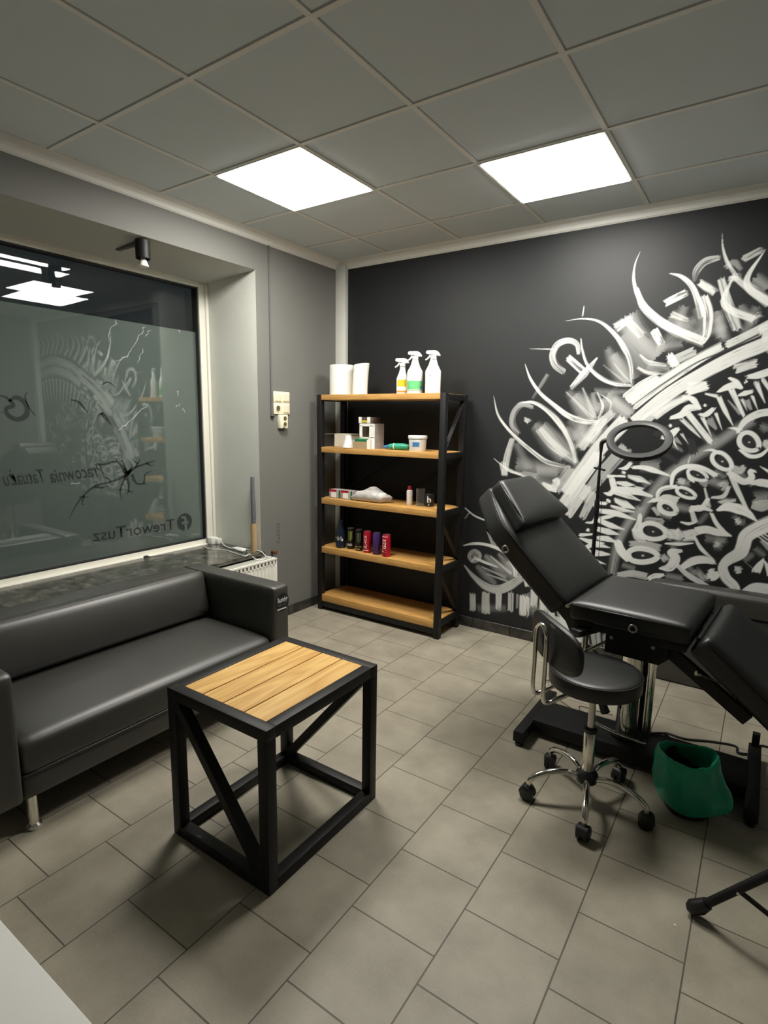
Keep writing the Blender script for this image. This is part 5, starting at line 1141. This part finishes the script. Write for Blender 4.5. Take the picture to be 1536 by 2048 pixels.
bm = nb(); lathe(bm, [(Rg-.042, -.004), (Rg-.042, .010), (Rg-.038, .013), (Rg-.004, .013), (Rg, .008), (Rg, -.010), (Rg-.006, -.014), (Rg-.036, -.012), (Rg-.042, -.004)], 64, close=False)
for v in bm.verts: v.co = rxf @ v.co
obj('lamp_ring', bm, plain('matt black ring', (.028, .029, .029), .45), rl, True)
cable('lamp_cable', [(-.77, 3.345, 1.22), (-.762, 3.34, 1.10), (-.757, 3.345, .95), (-.755, 3.35, .75), (-.76, 3.38, .5), (-.74, 3.42, .2), (-.70, 3.5, .006)], .0016, 'black_plastic', 'thin black lamp cable hanging beside the ring lamp stand')

# ------------------------------------------------------------------ black leatherette panel standing along the mural
pn = thing('bench', 'long black leatherette bench set against the mural behind the bed', 'bench', (.21, 3.655, 0))
bm = nb(); rbox(bm, (1.46, .11, .475), .02, 8, Matrix.Translation((0, .015, .2385))); obj('bench_body', bm, 'leather', pn, 'all')
bm = nb(); rbox(bm, (1.46, .135, .13), .03, 10, Matrix.Translation((0, .012, .54)), puff(.008)); obj('bench_pad', bm, 'leather', pn, 'all')
# cables on the floor
fl = lambda px, dz=.005: tuple(at(px, 2, dz))
cable('floor_cable', [(-.335, 2.74, .094), (-.27, 2.79, .092), (-.24, 2.86, .03), fl((1330, 1466)), fl((1370, 1478)), fl((1420, 1483)), fl((1470, 1492)), (.03, 2.98, .006), (.095, 3.02, .006), fl((1536, 1494)), (.5, 3.0, .006), (.98, 3.05, .006)], .0055, 'black_plastic', 'black power cable running over the floor from the bed column')
cable('thin_cable', [fl((1090, 1362), .003), fl((1098, 1360), .003), fl((1098, 1372), .003), fl((1110, 1392), .003), (-.70, 2.92, .003), fl((1160, 1412), .003), fl((1195, 1422), .003), fl((1225, 1430), .003)], .002, 'brass', 'thin brown lead curling over the floor behind the stool')

# ------------------------------------------------------------------ tripod stand whose leg reaches into view
tp = thing('tripod_stand', 'black tripod stand with a round rubber foot on the tiles near the desk', 'tripod stand', (.36, 1.832, 0))
hz = .50
for kk in range(3):
    a = math.radians(180-3)+2*PI*kk/3; ca, sa = math.cos(a), math.sin(a)
    bm = nb(); tube(bm, [(.03*ca, .03*sa, hz), (.39*ca, .39*sa, .040)], .0135, 14); obj('leg', bm, 'black_metal', tp, True)
    bm = nb(); tube(bm, [(.372*ca, .372*sa, .062), (.388*ca, .388*sa, .042), (.412*ca, .412*sa, .025), (.424*ca, .424*sa, .019)], [.018, .023, .023, .012], 16); 
    zm = min(v.co.z for v in bm.verts)
    for v in bm.verts: v.co.z = max(v.co.z-0.0, .0)
    obj('rubber_foot', bm, 'black_plastic', tp, True)
    bm = nb(); beam(bm, (.297*ca, .297*sa, .152), (.03*ca, .03*sa, .035), .012, .012); obj('brace', bm, 'black_metal', tp)
    bm = nb(); tube(bm, [(.297*ca-.017*sa, .297*sa+.017*ca, .152), (.297*ca+.017*sa, .297*sa-.017*ca, .152)], .005, 10); obj('rivet', bm, 'steel', tp, True)
obj('pole', lathe(nb(), [(.016, .02), (.016, .75), (.013, .75), (.013, 1.30)], 16), 'black_metal', tp, True)
obj('collar', lathe(nb(), [(.03, hz-.04), (.032, hz-.03), (.032, hz+.03), (.02, hz+.04)], 18), 'black_plastic', tp, True)
obj('collar', lathe(nb(), [(.026, .02), (.028, .025), (.028, .055), (.02, .06)], 18), 'black_plastic', tp, True)

# ------------------------------------------------------------------ white desk corner in front of the viewer
dk = thing('white_desk', 'white laminate desk top cutting across the near corner of the room', 'desk', (-1.25, -.05, 0))
bxo('desk_top', (-.75, -.35, .720), (.85, .354, .750), 'white_desk', dk, .002)
for x0 in (-.72, .79): bxo('side_panel', (x0, -.32, 0), (x0+.025, .30, .720), 'white_desk', dk, .001)
bxo('modesty_panel', (-.695, .10, .30), (.79, .118, .720), 'white_desk', dk, .001)
bm = nb(); box(bm, (-.0035, -.0025, 0), (.0035, .0025, .0015), .0005, 1); p = at((1350, 1850), 2, 0)
o = obj('paper_scrap', bm, 'white_print'); o.location = (p.x, p.y, 0); tag(o, 'tiny white scrap on the tile below the tripod foot', 'scrap')
